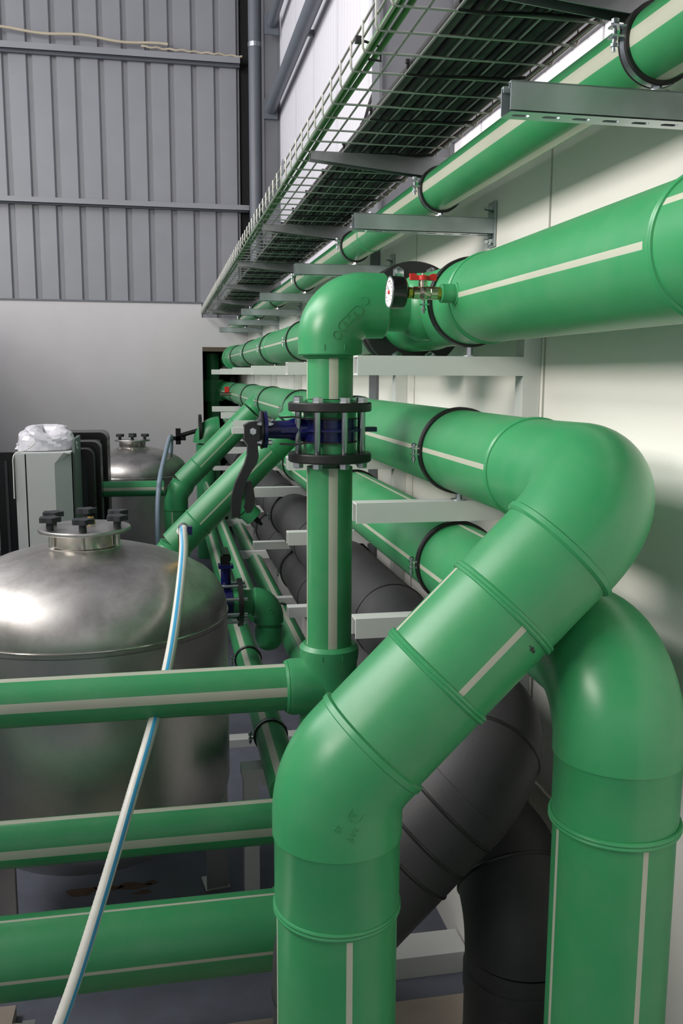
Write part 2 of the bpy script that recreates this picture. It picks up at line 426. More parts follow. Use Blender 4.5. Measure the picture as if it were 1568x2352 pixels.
obj('elbow', B().sweep(pe, .1045, 56), GREEN_D, T3)
zl = CZ - .088
obj('spigot', B().lathe((XA, YA, zl + .006), (0,0,-1), [(.1045, 0), (.1035, .004), (.1015, .008), (.1015, .138)], 56), GREEN_D, T3)
zb = zl - .124
bead(T3, (XA, YA, zb), (0,0,1), .1)
rung(T3, (XA, YA, zb), (XA, YA, -1.83), .0985, [st(-1, .05), st(89, .05), st(179, .05)], (0,-1,0))
obj('base_flange', B().lathe((XA, YA, -1.835), (0,0,1), [(.16, 0), (.16, .025), (.11, .027), (.105, .06), (.0985, .062)], 40), GREEN_D, T3)
# raised moulded lettering, projected on to the front of a fitting whose axis lies in the plane y = yc
def text_mesh(s, size):
    cu = bpy.data.curves.new('lettering', 'FONT'); cu.body = s; cu.size = size; cu.align_x = 'CENTER'; cu.align_y = 'CENTER'; cu.resolution_u = 2; cu.offset = size*.0
    o = bpy.data.objects.new('lettering_tmp', cu); COL.objects.link(o)
    dg_ = bpy.context.evaluated_depsgraph_get(); me = bpy.data.meshes.new_from_object(o.evaluated_get(dg_))
    vs_ = [v.co.copy() for v in me.vertices]; fs = [list(p.vertices) for p in me.polygons]
    bpy.data.objects.remove(o); bpy.data.curves.remove(cu); bpy.data.meshes.remove(me)
    return vs_, fs
def on_front(x, z, axis, yc, r, h):
    best = 9
    for i in range(len(axis)-1):
        ax, az = axis[i].x, axis[i].z; bx, bz = axis[i+1].x - ax, axis[i+1].z - az
        l2 = bx*bx + bz*bz
        if l2 < 1e-12: continue
        tt = max(0, min(1, ((x-ax)*bx + (z-az)*bz)/l2)); d = math.hypot(x-ax-tt*bx, z-az-tt*bz); best = min(best, d)
    return Vector((x, yc - math.sqrt(max(1e-6, r*r - best*best)) - h, z))
def emboss(t, items, cx, cz, ang, axis, yc, r, h=.0016, name='moulded_mark', m=None):
    ca, sa = math.cos(ang), math.sin(ang); b = B()
    for vs_, fs in items:
        pts = [(cx + v[0]*ca - v[1]*sa, cz + v[0]*sa + v[1]*ca) for v in vs_]; n = len(pts)
        top = [on_front(x, z, axis, yc, r, h) for x, z in pts]; bot = [on_front(x, z, axis, yc, r, -.001) for x, z in pts]
        ed = {}
        for f in fs:
            for i in range(len(f)):
                e = (f[i], f[(i+1) % len(f)]); ed[e] = 1
        side = [(a, c, n + c, n + a) for (a, c) in ed if (c, a) not in ed]
        b.add(top + bot, [tuple(f) for f in fs] + side)
    return obj(name, b, m or GREEN_D, t, R(25))
def shift(vf, dx, dy): return ([Vector((v[0]+dx, v[1]+dy, 0)) for v in vf[0]], vf[1])
def ringshape(r0, r1, a0=0, a1=360, n=24, dx=0, dy=0):
    vs_ = []; fs = []
    for k in range(n+1):
        a = R(a0 + (a1-a0)*k/n); vs_ += [Vector((dx + r0*math.cos(a), dy + r0*math.sin(a), 0)), Vector((dx + r1*math.cos(a), dy + r1*math.sin(a), 0))]
    for k in range(n): fs.append((2*k, 2*k+1, 2*k+3, 2*k+2))
    return vs_, fs
def bar(x0, y0, x1, y1, wd):
    d = Vector((x1-x0, y1-y0, 0)); nn = Vector((-d.y, d.x, 0)).normalized()*wd/2; a = Vector((x0, y0, 0)); c = Vector((x1, y1, 0))
    return [a - nn, c - nn, c + nn, a + nn], [(0, 1, 2, 3)]
marks = [shift(text_mesh('200', .0165), -.027, -.014), shift(text_mesh('SR', .0125), -.030, .011), ringshape(.0115, .0128, 60, 300, 22, .002, -.001),
         bar(-.001, .006, .002, -.006, .0012), bar(-.001, .006, .003, .004, .0012), bar(-.001, .006, -.004, .003, .0012)]
emboss(T3, marks, .264, CZ - .012, R(58), EL45, YA, .1045, .0010)

emboss(T3, [ringshape(.0005, .004, 0, 350, 9), shift(ringshape(.0005, .003, 0, 350, 7), .007, .001), shift(ringshape(.0005, .0018, 0, 350, 6), -.007, -.001)], .541, -.412, R(-60), [c3, cA], YA, .099, .0003, 'scuff_mark', BLACK_INS)
# run 4: pipe coming forward and dropping straight down (foreground right)
X4, Z4, Y4 = .711, -.465, 1.29
T4 = thing('green_drop_pipe', 'big green pipe turning straight down beside the white wall, front right', 'pipe', (X4, Y4, -1.87))
rung(T4, (X4, 9.9, Z4), (X4, 1.6, Z4), .1, [st(91, .055), st(1, .05)], (0,0,1))
bead(T4, (X4, 1.6, Z4), (0,1,0))
pe = [Vector((X4, 1.6, Z4))] + arc((X4, Y4, Z4), (0,-1,0), (0,0,-1), .125, 18) + [Vector((X4, Y4, Z4 - .14))]
obj('elbow', B().sweep(pe, [.1] + [.1045]*(len(pe)-1), 56), GREEN_D, T4)
for yy, zz in ((1.45, Z4 - .0),): obj('gate_mark', B().ring((X4 - .103, yy, zz), (1,0,0), .009, .0012, 20, 6), GREEN_D, T4)
obj('spigot', B().lathe((X4, Y4, Z4 - .135), (0,0,-1), [(.1045, 0), (.1035, .004), (.1012, .008), (.1012, .118)], 56), GREEN_D, T4)
bead(T4, (X4, Y4, Z4 - .252), (0,0,1), .1025)
rung(T4, (X4, Y4, Z4 - .25), (X4, Y4, -1.83), .0985, [st(90, .045), st(-2, .045), st(180, .05)], (0,-1,0))
obj('base_flange', B().lathe((X4, Y4, -1.835), (0,0,1), [(.16, 0), (.16, .025), (.11, .027), (.105, .06), (.0985, .062)], 40), GREEN_D, T4)

# black insulated runs
def seam(t, p, d, r=.118, tilt=(0,0,0)):
    d = (Vector(d).normalized() + Vector(tilt)).normalized()
    return obj('lap_joint', B().lathe(p, d, [(r - .004, -.004), (r + .0022, -.003), (r + .003, 0), (r + .001, .004), (r - .004, .005)], 56), RUBBER, t)
def seamt(t, p, d, r=.118, wdt=.05):
    d = Vector(d).normalized()
    return obj('tape_band', B().lathe(p, d, [(r - .004, 0), (r + .0025, .001), (r + .003, .003), (r + .003, wdt), (r - .004, wdt + .001)], 56), BLACK_INS, t)
X5, Z5, Y5, X5b = .665, -.745, 1.66, .305
T5 = thing('black_insulated_pipe', 'black insulated pipe bending diagonally down behind the front green vertical leg', 'pipe', (X5b, Y5, -1.87))
cz5 = Z5 - (X5 - X5b)
rung(T5, (X5, 9.9, Z5), (X5, 1.95, Z5), .118, (), None, 'pipe', BLACK_INS)
pe = [Vector((X5, 1.95, Z5))] + arc((X5, Y5, Z5), (0,-1,0), dg, .15, 16) + arc((X5b, Y5, cz5), dg, (0,0,-1), .2, 14)
obj('bend', B().sweep(pe, .118, 56), BLACK_INS, T5)
rung(T5, pe[-1], (X5b, Y5, -1.835), .118, (), None, 'pipe', BLACK_INS)
aa = arc((X5, Y5, Z5), (0,-1,0), dg, .15, 16)
seam(T5, aa[8], aa[9] - aa[7]); seamt(T5, aa[14], dg, .118, .04)
for s_, tl in ((.17, (.16, 0, .16)), (.245, (-.09, 0, -.09)), (.30, (0, 0, 0))): seam(T5, Vector((X5, Y5, Z5)) + dg*s_, dg, .118, tl)
seam(T5, (X5, 1.95, Z5), (0,1,0)); seam(T5, (X5b, Y5, cz5 - .14), (0,0,1))
X6, Z6, Y6 = .715, -1.052, 1.66
T6 = thing('black_insulated_pipe', 'black insulated pipe turning straight down beside the wall behind the right green leg', 'pipe', (X6, Y6, -1.87))
rung(T6, (X6, 9.9, Z6), (X6, 1.95, Z6), .118, (), None, 'pipe', BLACK_INS)
pe = [Vector((X6, 1.95, Z6))] + arc((X6, Y6, Z6), (0,-1,0), (0,0,-1), .15, 18)
obj('bend', B().sweep(pe, .118, 56), BLACK_INS, T6)
rung(T6, pe[-1], (X6, Y6, -1.835), .117, (), None, 'pipe', BLACK_INS)
a6 = arc((X6, Y6, Z6), (0,-1,0), (0,0,-1), .15, 18)
seam(T6, a6[7], a6[8] - a6[6])
seamt(T6, (X6, Y6, Z6 - .24), (0,0,1), .117, .05)
seamt(T6, (X6, Y6, Z6 - .42), (0,0,1), .117, .06)
for y in (2.6, 3.9, 5.2, 6.5):
    seam(T5, (X5, y, Z5), (0,1,0)); seam(T6, (X6, y + .25, Z6), (0,1,0))

# ================================================================== white support frames and zinc struts
def channel_poly(y0, wd, ztop, h, th=.005):
    return [(y0, ztop), (y0 + wd, ztop), (y0 + wd, ztop - h), (y0 + wd - th, ztop - h), (y0 + wd - th, ztop - th), (y0 + th, ztop - th), (y0 + th, ztop - h), (y0, ztop - h)]
FY = [2.11, 3.36, 4.75, 6.08, 7.45, 8.85]
BT = [.046, -.305, -.592, -.885, -1.195]
def frame(y, label, xe=.447):
    t = thing('support_frame', label, 'pipe support', (XW - .025, y, -1.87), 'white pipe support frames along the wall')
    obj('post', B().box(XW - .045, XW - .001, y, y + .05, -1.87, .10), WHITEP, t)
    # square tube arm (open end)
    z = BT[0]; h = .046; th = .004
    b = B()
    b.box(xe, XW - .045, y, y + .05, z - th, z); b.box(xe, XW - .045, y, y + .05, z - h, z - h + th)
    b.box(xe, XW - .045, y, y + th, z - h + th, z - th); b.box(xe, XW - .045, y + .05 - th, y + .05, z - h + th, z - th)
    obj('tube_arm', b, WHITEP, t)
    for z in BT[1:]:
        obj('channel_arm', B().prism(channel_poly(y, .05, z, .04 if z == BT[3] else .05), xe, XW - .045, 'x'), WHITEP, t)
    return t
fr0 = frame(FY[0], 'white steel pipe support frame nearest the camera, right of the upright valve pipe')
for k, y in enumerate(FY[1:]):
    dup(fr0, (XW - .025, y, -1.87), 'white steel pipe support frame, %s from the camera along the wall' % ORD[k+1])

SY = [1.33, 2.45, 3.58, 4.88, 6.08, 7.3, 8.53]
SZ = .428
def slot_plate(b, x0, x1, y0, y1, z, th, sx0, sx1, sw):
    cx = (sx0+sx1)/2; cy = (y0+y1)/2; r = sw/2; hl = (sx1-sx0)/2 - r
    inner = []
    for k in range(24):
        a = 2*PI*(k+.5)/24; inner.append((cx + (hl if math.cos(a) > 0 else -hl) + r*math.cos(a), cy + r*math.sin(a), a))
    outer = []
    for x, y, a in inner:
        c, s_ = math.cos(a), math.sin(a); hx, hy = (x1-x0)/2, (y1-y0)/2
        k = min(hx/abs(c) if abs(c) > 1e-6 else 9, hy/abs(s_) if abs(s_) > 1e-6 else 9)
        outer.append(((x0+x1)/2 + c*k, cy + s_*k))
    for zz in (z, z + th):
        vs_ = [(p[0], p[1], zz) for p in inner] + [(p[0], p[1], zz) for p in outer]
        b.add(vs_, [(k, (k+1) % 24, 24 + (k+1) % 24, 24 + k) for k in range(24)])
        # corners
        for X, Y in ((x0, y0), (x1, y0), (x1, y1), (x0, y1)):
            near = sorted(range(24), key=lambda k: (outer[k][0]-X)**2 + (outer[k][1]-Y)**2)[:2]
            b.add([(X, Y, zz)] + [(outer[k][0], outer[k][1], zz) for k in near], [(0, 1, 2)])
    vs_ = [(p[0], p[1], z) for p in inner] + [(p[0], p[1], z + th) for p in inner]
    b.add(vs_, [(k, (k+1) % 24, 24 + (k+1) % 24, 24 + k) for k in range(24)])
def strut(y, label):
    xe = .508; t = thing('strut_bracket', label, 'pipe support', (XW - .01, y, SZ - .1), 'zinc strut brackets under the slim pipe')
    th = .0025; h = .041; b = B()
    b.box(xe, XW - .008, y, y + th, SZ - h, SZ); b.box(xe, XW - .008, y + .041 - th, y + .041, SZ - h, SZ)
    b.box(xe, XW - .008, y, y + .010, SZ - th, SZ); b.box(xe, XW - .008, y + .031, y + .041, SZ - th, SZ)
    b.box(xe, XW - .008, y + .0075, y + .010, SZ - .009, SZ - th); b.box(xe, XW - .008, y + .031, y + .0335, SZ - .009, SZ - th)
    obj('strut_channel', b, GALV, t)
    b = B(); n = 8; pw = (XW - .008 - xe)/n
    for k in range(n):
        a = xe + k*pw; slot_plate(b, a, a + pw, y, y + .041, SZ - h - th, th, a + pw*.2, a + pw*.78, .012)
    obj('slotted_base', b, GALV, t)
    obj('wall_plate', B().box(XW - .008, XW - .002, y - .005, y + .046, SZ - .075, SZ + .045), GALV, t)
    for z in (SZ + .026, SZ - .06):
        obj('anchor_bolt', B().lathe((XW - .008, y + .012, z), (-1,0,0), [(.013, 0), (.013, .002), (.009, .0025), (.009, .010), (.005, .0105), (.005, .022)], 6), ZINC, t)
    return t
s0 = strut(SY[0], 'slotted zinc strut bracket nearest the camera, upper right, under the slim green pipe')
for k, y in enumerate(SY[1:]):
    dup(s0, (XW - .01, y, SZ - .1), 'slotted zinc strut bracket under the slim green pipe, %s from the camera' % ORD[k+1])

# clamps
def clamp(cx, y, cz, r, ztop, label, group, ang=0):
    """ring round a pipe along y, stud down to ztop"""
    t = thing('pipe_clamp', label, 'pipe clamp', (cx, y, ztop), group)
    wd = .024
    obj('rubber_lining', B().lathe((cx, y - wd/2, cz), (0,1,0), [(r, 0), (r + .006, 0), (r + .007, .003), (r + .0045, .005), (r + .0045, wd - .005), (r + .007, wd - .003), (r + .006, wd), (r, wd)], 56, closed=True), RUBBER, t)
    obj('steel_band', B().lathe((cx, y - .0065, cz), (0,1,0), [(r + .004, 0), (r + .0062, 0), (r + .0062, .013), (r + .004, .013)], 56, closed=True), BLACKP if r > .08 else ZINC, t)
    b = B(); ex = cx - r - .006
    for s_ in (-1, 1):
        zz = cz + s_*.0075 + ang
        b.box(ex - .019, ex + .004, y - .009, y + .009, zz - .0015, zz + .0015)
    obj('clamp_ear', b, ZINC, t)
    b = B().lathe((ex - .012, y, cz + ang + .018), (0,0,-1), [(.003, -.002), (.0065, 0), (.0065, .006), (.0035, .0065), (.0035, .034), (.006, .0345), (.006, .039), (.0035, .0395), (.0035, .046)], 8)
    obj('clamp_screw', b, ZINC, t)
    b = B().lathe((cx, y, ztop), (0,0,1), [(.0185, 0), (.0185, .003), (.0085, .0035), (.0085, cz - r - ztop - .004)], 6).lathe((cx, y, ztop), (0,0,1), [(.020, 0), (.020, .0025)], 24)
    obj('stud_nut', b, ZINC, t)
    return t
def clamp_row(cx, cz, r, ztops, yset, text, group, ang=0):
    first = None
    for k, y in enumerate(yset):
        lab = '%s %s' % (text, 'at the %s support' % ORD[k + (len(FY) - len(yset) if len(yset) < len(FY) else 0)])
        if first is None: first = clamp(cx, y + .025, cz, r, ztops, lab, group, ang)
        else: dup(first, (cx, y + .025, ztops), lab)
clamp_row(.75, .50, .055, SZ, [y - .005 for y in SY], 'zinc clamp on the slim green pipe', 'clamps on the slim green pipe', .012)
clamp_row(X2, Z2, .1, BT[0], FY, 'black rubber-lined clamp on the thick green main', 'clamps on the thick green main')
clamp_row(X3, Z3, .1, BT[1], FY, 'black rubber-lined clamp on the green pipe behind the valve', 'clamps on the green pipe behind the valve')
clamp_row(X4, Z4, .1, BT[2], FY, 'black rubber-lined clamp on the lower large green pipe', 'clamps on the lower large green pipe')
clamp_row(X5, Z5, .118, BT[3], FY[1:], 'black clamp on the upper black insulated pipe', 'clamps on the upper black pipe')
clamp_row(X6, Z6, .118, BT[4], FY[1:], 'black clamp on the lower black insulated pipe', 'clamps on the lower black pipe')

# ================================================================== central riser with butterfly valve
XC, YC = .417, 2.31
TC = thing('green_riser_pipe', 'upright green pipe with elbow on top and tee below, joining the thick main', 'pipe', (XC, YC, -.95))
ae = arc((XC, YC, Z2), (0,0,1), (1,0,0), .088, 16)
pe = [Vector((XC, YC, .052))] + ae + [Vector((.553, YC, Z2))]
nE = len(pe)
ELTOP = list(pe)
rr = [.0815] + [.082 + .003*math.sin(PI*k/(nE-2)) for k in range(nE-2)] + [.0815]
obj('elbow', B().sweep([pe[0] + Vector((0,0,-.004))] + pe + [pe[-1] + Vector((.004,0,0))], [.078] + rr + [.078], 56), GREEN_D, TC)
obj('weld_bead', B().ring((XC, YC, .047), (0,0,1), .065, .005, 40, 8).ring((.558, YC, Z2), (1,0,0), .065, .005, 40, 8), GREEN_D, TC)
for zz in (.068,):
    for dx in (-.028, .022):
        q = on_front(XC + dx, zz, ELTOP, YC, .082, 0)
        obj('tick_mark', B().box(q.x - .0014, q.x + .0014, q.y - .0015, q.y + .004, zz - .007, zz + .007), GREEN_D, TC)
emboss(TC, [ringshape(.0088, .0102, 0, 360, 24)], .418, .098, 0, ELTOP, YC, .0845, .0007)
emboss(TC, [ringshape(.0088, .0102, 0, 360, 24)], .488, .181, 0, ELTOP, YC, .0835, .0007)
fr = [bar(-.026, -.0125, .026, -.0125, .0014), bar(-.026, .0125, .026, .0125, .0014), ringshape(.0118, .0132, 90, 270, 12, -.026, 0), ringshape(.0118, .0132, -90, 90, 12, .026, 0)]
glyph = [ringshape(.0058, .0075, 40, 320, 14, 0, 0), bar(-.022, -.006, -.022, .006, .0018), bar(-.022, .006, -.014, .002, .0018), bar(-.022, -.001, -.015, -.006, .0018), bar(.012, -.006, .013, .006, .0018), bar(.012, .005, .020, .005, .0018), bar(.012, 0, .019, 0, .0018), bar(.012, -.005, .020, -.005, .0018)]
emboss(TC, fr + glyph, .452, .138, R(45), ELTOP, YC, .0853, .0006)
rung(TC, (XC, YC, .055), (XC, YC, -.06), .0595, [st(1, .2), st(95, .2), st(-105, .2)], (0,-1,0), seg=48)
rung(TC, (.55, YC, Z2), (.62, YC, Z2), .0625, (), (0,0,1), seg=40)
obj('flange_stub', B().lathe((XC, YC, -.062), (0,0,-1), [(.06, 0), (.068, .001), (.068, .012), (.062, .02)], 40), GREEN_D, TC)
obj('flange', B().lathe((XC, YC, -.092), (0,0,1), [(.066, 0), (.105, 0), (.1075, .003), (.1075, .020), (.105, .023), (.066, .023)], 56, closed=True), FLANGE, TC)
obj('flange', B().lathe((XC, YC, -.221), (0,0,1), [(.066, 0), (.105, 0), (.1075, .003), (.1075, .020), (.105, .023), (.066, .023)], 56, closed=True), FLANGE, TC)
obj('stub_end', B().lathe((XC, YC, -.116), (0,0,1), [(.06, 0), (.0665, .0), (.068, .004), (.068, .025), (.06, .03)], 48), GREEN_D, TC)
obj('stub_end', B().lathe((XC, YC, -.200), (0,0,1), [(.06, 0), (.068, .0), (.068, .028), (.0665, .032), (.06, .032)], 48), GREEN_D, TC)
for k in range(8):
    a = R(22.5 + 45*k - 8); bx, by = XC + .088*math.cos(a), YC + .088*math.sin(a)
    b = B().lathe((bx, by, -.069), (0,0,1), [(.0155, 0), (.0155, .0022), (.0135, .0024), (.0135, .013), (.011, .0145)], 6)
    b.lathe((bx, by, -.221), (0,0,-1), [(.0155, 0), (.0155, .0022), (.0135, .0024), (.0135, .013), (.011, .0145)], 6)
    b.lathe((bx, by, -.225), (0,0,1), [(.0072, 0), (.0072, .028), (.0082, .03), (.0082, .16)], 16)
    obj('bolt', b, ZINC, TC)
rung(TC, (XC, YC, -.235), (XC, YC, -.72), .0595, [st(1, .2), st(95, .2), st(-105, .2)], (0,-1,0), seg=48)
ZT = -.825
obj('tee', B().lathe((XC, YC, -.712), (0,0,-1), [(.064, -.002), (.069, -.004), (.073, .0), (.079, .006), (.079, .03), (.075, .05), (.074, .17), (.079, .2), (.079, .23), (.07, .232)], 56), GREEN_D, TC)
TEEAX = [Vector((XC, YC, -.70)), Vector((XC, YC, -.95))]
obj('tee_branch', B().lathe((XC, YC, ZT), (-1,0,0), [(.07, .0), (.0745, .055), (.0745, .102), (.072, .112), (.064, .113)], 48), GREEN_D, TC)
obj('weld_bead', B().ring((XC - .1145, YC, ZT), (1,0,0), .067, .004, 40, 8).ring((XC - .118, YC, ZT), (1,0,0), .065, .003, 40, 8), GREEN_D, TC)
for dx in (-.03, .022):
    q = on_front(XC + dx, -.731, TEEAX, YC, .079, 0)
    obj('tick_mark', B().box(q.x - .0014, q.x + .0014, q.y - .0015, q.y + .004, -.738, -.724), GREEN_D, TC)
emboss(TC, [ringshape(.0078, .0092, 0, 360, 24)], XC + .022, -.775, 0, TEEAX, YC, .0755, .0007)
emboss(TC, fr + glyph[:1] + glyph[1:4], XC + .005, -.825, R(42), TEEAX, YC, .0765, .0005)
rung(TC, (XC - .112, YC, ZT), (-2.4, YC, ZT), .0615, [st(-2, .2), st(-84, .2), st(-180, .2)], (0,0,1), 'branch_pipe', seg=48)
obj('tee_cap', B().lathe((XC, YC, -.944), (0,0,-1), [(.06, 0), (.0605, .02), (.05, .03), (.02, .036)], 40), GREEN_D, TC)

# butterfly valve
V = thing('butterfly_valve', 'dark blue butterfly valve with black lever handle clamped between black flanges', 'valve', (XC, YC, -.168))
ZV = -.139
obj('body', B().lathe((XC, YC, -.168), (0,0,1), [(.066, 0), (.0695, .001), (.0695, .056), (.066, .057)], 48), BLUE, V)
obj('seat_ring', B().lathe((XC, YC, -.171), (0,0,1), [(.06, 0), (.071, .0), (.071, .003), (.06, .0032)], 48).lathe((XC, YC, -.112), (0,0,1), [(.06, 0), (.071, .0), (.071, .003), (.06, .0032)], 48), RUBBER, V)
b = B().lathe((XC, YC, ZV - .005), (0,0,1), [(.06, 0), (.083, .002), (.083, .008), (.06, .010)], 40)
b.box(XC + .06, XC + .122, YC - .014, YC + .014, ZV - .006, ZV + .006); b.box(XC - .13, XC - .05, YC - .03, YC + .03, ZV - .006, ZV + .006)
obj('locating_lug', b, BLUE, V)
obj('neck', B().lathe((XC - .06, YC, ZV), (-1,0,0), [(.032, 0), (.030, .03), (.024, .05), (.022, .105)], 20), BLUE, V)
obj('top_flange', B().lathe((XC - .163, YC, ZV), (-1,0,0), [(.044, 0), (.047, .001), (.047, .010), (.046, .0105)], 36), BLUE, V)
obj('notch_plate', B().lathe((XC - .174, YC, ZV), (-1,0,0), [(.047, 0), (.049, .001), (.049, .005), (.047, .006)], 36), BLACKP, V)
for s_, zz in ((-1, .016), (-1, -.030), (1, .02)):
    obj('plate_screw', B().lathe((XC - .180, YC + s_*.03, ZV + zz), (-1,0,0), [(.006, 0), (.006, .006), (.0035, .0065), (.0035, .011)], 6).lathe((XC - .163, YC + s_*.03, ZV + zz), (1,0,0), [(.0065, 0), (.0065, .008), (.003, .0085), (.003, .013)], 6), ZINC, V)
for s_ in (1, -1):
    b = B()
    pts = [(XC - .135, YC - .045, ZV + s_*.033), (XC - .10, YC - .05, ZV + s_*.035), (XC - .07, YC - .056, ZV + s_*.03), (XC - .03, YC - .064, ZV + s_*.031), (XC + .01, YC - .069, ZV + s_*.030)]
    for i in range(len(pts)-1):
        a, c = Vector(pts[i]), Vector(pts[i+1]); n1 = Vector((0, .011, 0)); n0 = Vector((0, 0, .0018))
        b.add([a - n1 - n0, a + n1 - n0, a + n1 + n0, a - n1 + n0, c - n1 - n0, c + n1 - n0, c + n1 + n0, c - n1 + n0], [(0,1,2,3), (4,7,6,5), (0,4,5,1), (1,5,6,2), (2,6,7,3), (3,7,4,0)])
    obj('liner_tab', b, RUBBER, V)
obj('handle_hub', B().prism([(XC - .182, ZV + .016), (XC - .190, ZV + .022), (XC - .208, ZV + .020), (XC - .222, ZV + .012), (XC - .222, ZV - .022), (XC - .212, ZV - .040), (XC - .182, ZV - .040)], YC - .020, YC + .020, 'y'), BLACKP, V)
obj('hub_screw', B().lathe((XC - .200, YC - .020, ZV - .003), (0,-1,0), [(.0095, 0), (.0095, .005), (.008, .0065)], 6), ZINC, V)
obj('shaft_end', B().box(XC - .252, XC - .220, YC - .008, YC + .008, ZV - .009, ZV + .007), WHITEP, V)
prof = [((.222, -.178), (.182, -.178)), ((.221, -.200), (.176, -.215)), ((.213, -.222), (.190, -.226)), ((.203, -.236), (.188, -.236)), ((.19, -.262), (.176, -.250)), ((.198, -.29), (.1, -.29))]
Lx = [(-.205+.0, -.178), (-.207, -.205), (-.214, -.226), (-.226, -.250), (-.238, -.275), (-.246, -.302), (-.249, -.330), (-.2485, -.362)]
Rx = [(-.180, -.178), (-.178, -.205), (-.182, -.222), (-.196, -.243), (-.207, -.262), (-.214, -.283), (-.221, -.310), (-.2275, -.362)]
poly = [(XC + x - .008, z) for x, z in Lx] + [(XC + x - .008, z) for x, z in reversed(Rx)]
obj('lever', B().prism(poly, YC - .016, YC + .014, 'y'), BLACKP, V)
tr = [(-.222, -.274), (-.206, -.268), (-.200, -.285), (-.196, -.312), (-.199, -.336), (-.206, -.350), (-.218, -.352), (-.224, -.338), (-.219, -.322), (-.222, -.300)]
obj('trigger', B().prism([(XC + x, z) for x, z in tr], YC - .012, YC + .010, 'y'), RUBBER, V)

# pressure gauge with ball valve on the main
YG, ZG = 1.955, .178
G = thing('pressure_gauge', 'round pressure gauge with red wing-handled ball valve on the thick green main', 'gauge', (X2 - .1, YG, ZG))
def gx(prof, seg=24, xs=0): return B().lathe((X2 - .097 - xs, YG, ZG), (-1,0,0), prof, seg)
obj('saddle', gx([(.0245, -.004), (.0245, .003), (.021, .004), (.021, .016), (.0205, .017), (.0205, .034), (.017, .035)], 24), GREEN_D, G)
obj('bushing', gx([(.0125, 0), (.0135, .001), (.0135, .009), (.0125, .010)], 6, .034), BRASS, G)
obj('ball_valve', gx([(.0125, 0), (.0145, .001), (.0145, .016), (.0135, .017), (.0155, .026), (.0155, .034), (.0125, .04), (.0135, .041), (.0135, .054), (.0115, .055)], 12, .043), NICKEL, G)
obj('valve_stem', B().lathe((X2 - .172, YG, ZG + .012), (0,0,1), [(.010, 0), (.010, .012), (.008, .013), (.008, .022), (.004, .0222), (.004, .03)], 16), NICKEL, G)
hb = B().lathe((X2 - .172, YG, ZG + .027), (0,0,1), [(.0115, 0), (.0115, .009), (.010, .010)], 20)
for s_ in (1, -1):
    q = [(X2 - .172 + s_*.008, ZG + .027), (X2 - .172 + s_*.029, ZG + .0265), (X2 - .172 + s_*.030, ZG + .0405), (X2 - .172 + s_*.020, ZG + .041), (X2 - .172 + s_*.012, ZG + .036)]
    hb.prism(q, YG - .0045, YG + .0045, 'y')
obj('wing_handle', hb, RED, G)
obj('gauge_nut', gx([(.007, 0), (.0115, .001), (.012, .003), (.012, .010), (.010, .012), (.0065, .0125), (.0065, .02)], 6, .098), BRASS, G)
gc = obj('gauge_case', gx([(.030, 0), (.0335, .003), (.0345, .008), (.0345, .032), (.0335, .033)], 40, .116), BLACKP, G)
gf = obj('dial_face', gx([(.031, 0), (.031, .001)], 40, .1492), WHITEM, G)
obj('bezel', B().ring((X2 - .097 - .1495, YG, ZG), (1,0,0), .0325, .0019, 40, 8), ZINC, G)
xf = X2 - .097 - .1507
tb = B()
for k in range(13):
    a = R(-135 + k*22.5)
    p1 = Vector((xf, YG + .026*math.sin(a), ZG + .026*math.cos(a))); p2 = Vector((xf, YG + .0215*math.sin(a), ZG + .0215*math.cos(a)))
    tb.cyl(p1, p2, .0005, 5)
tb.cyl((xf, YG - .004, ZG - .004), (xf, YG + .014, ZG + .014), .0007, 5)
obj('dial_scale', tb, BLACKP, gf)
obj('dial_pointer_cap', B().lathe((xf + .0005, YG, ZG), (-1,0,0), [(.0045, 0), (.0045, .002), (.003, .003)], 14), RED, gf)

# lower horizontal pipes on the left
TB = thing('green_cross_pipe', 'green pipe with two pale stripes crossing in front of the steel tank, middle of three', 'pipe', (-.6, 2.40, -1.33))
rung(TB, (-2.4, 2.42, -1.262), (.33, 2.42, -1.262), .0625, [st(-3, .2), st(91, .2), st(180, .2)], (0,0,1), seg=48)
obj('elbow', B().sweep(arc((.40, 2.42, -1.262), (1,0,0), (0,0,-1), .08, 12) , .075, 40), GREEN_D, TB)
rung(TB, (.40, 2.42, -1.34), (.40, 2.42, -1.83), .0625, (), (0,-1,0), seg=40)
for o_ in TB.children: pass
TD = thing('green_cross_pipe', 'thickest green pipe crossing low in front of the steel tank', 'pipe', (-.6, 2.20, -1.56))
rung(TD, (-2.4, 2.20, -1.452), (.30, 2.20, -1.452), .1, [st(0, .045), st(90, .045), st(180, .045)], (0,0,1))
bead(TD, (.262, 2.20, -1.452), (1,0,0))
obj('elbow', B().sweep([Vector((.262, 2.2, -1.452)), Vector((.30, 2.2, -1.452))] + arc((.46, 2.20, -1.452), (1,0,0), (0,0,-1), .13, 14), .103, 48), GREEN_D, TD)
rung(TD, (.46, 2.20, -1.57), (.46, 2.20, -1.83), .1, (), (0,-1,0))

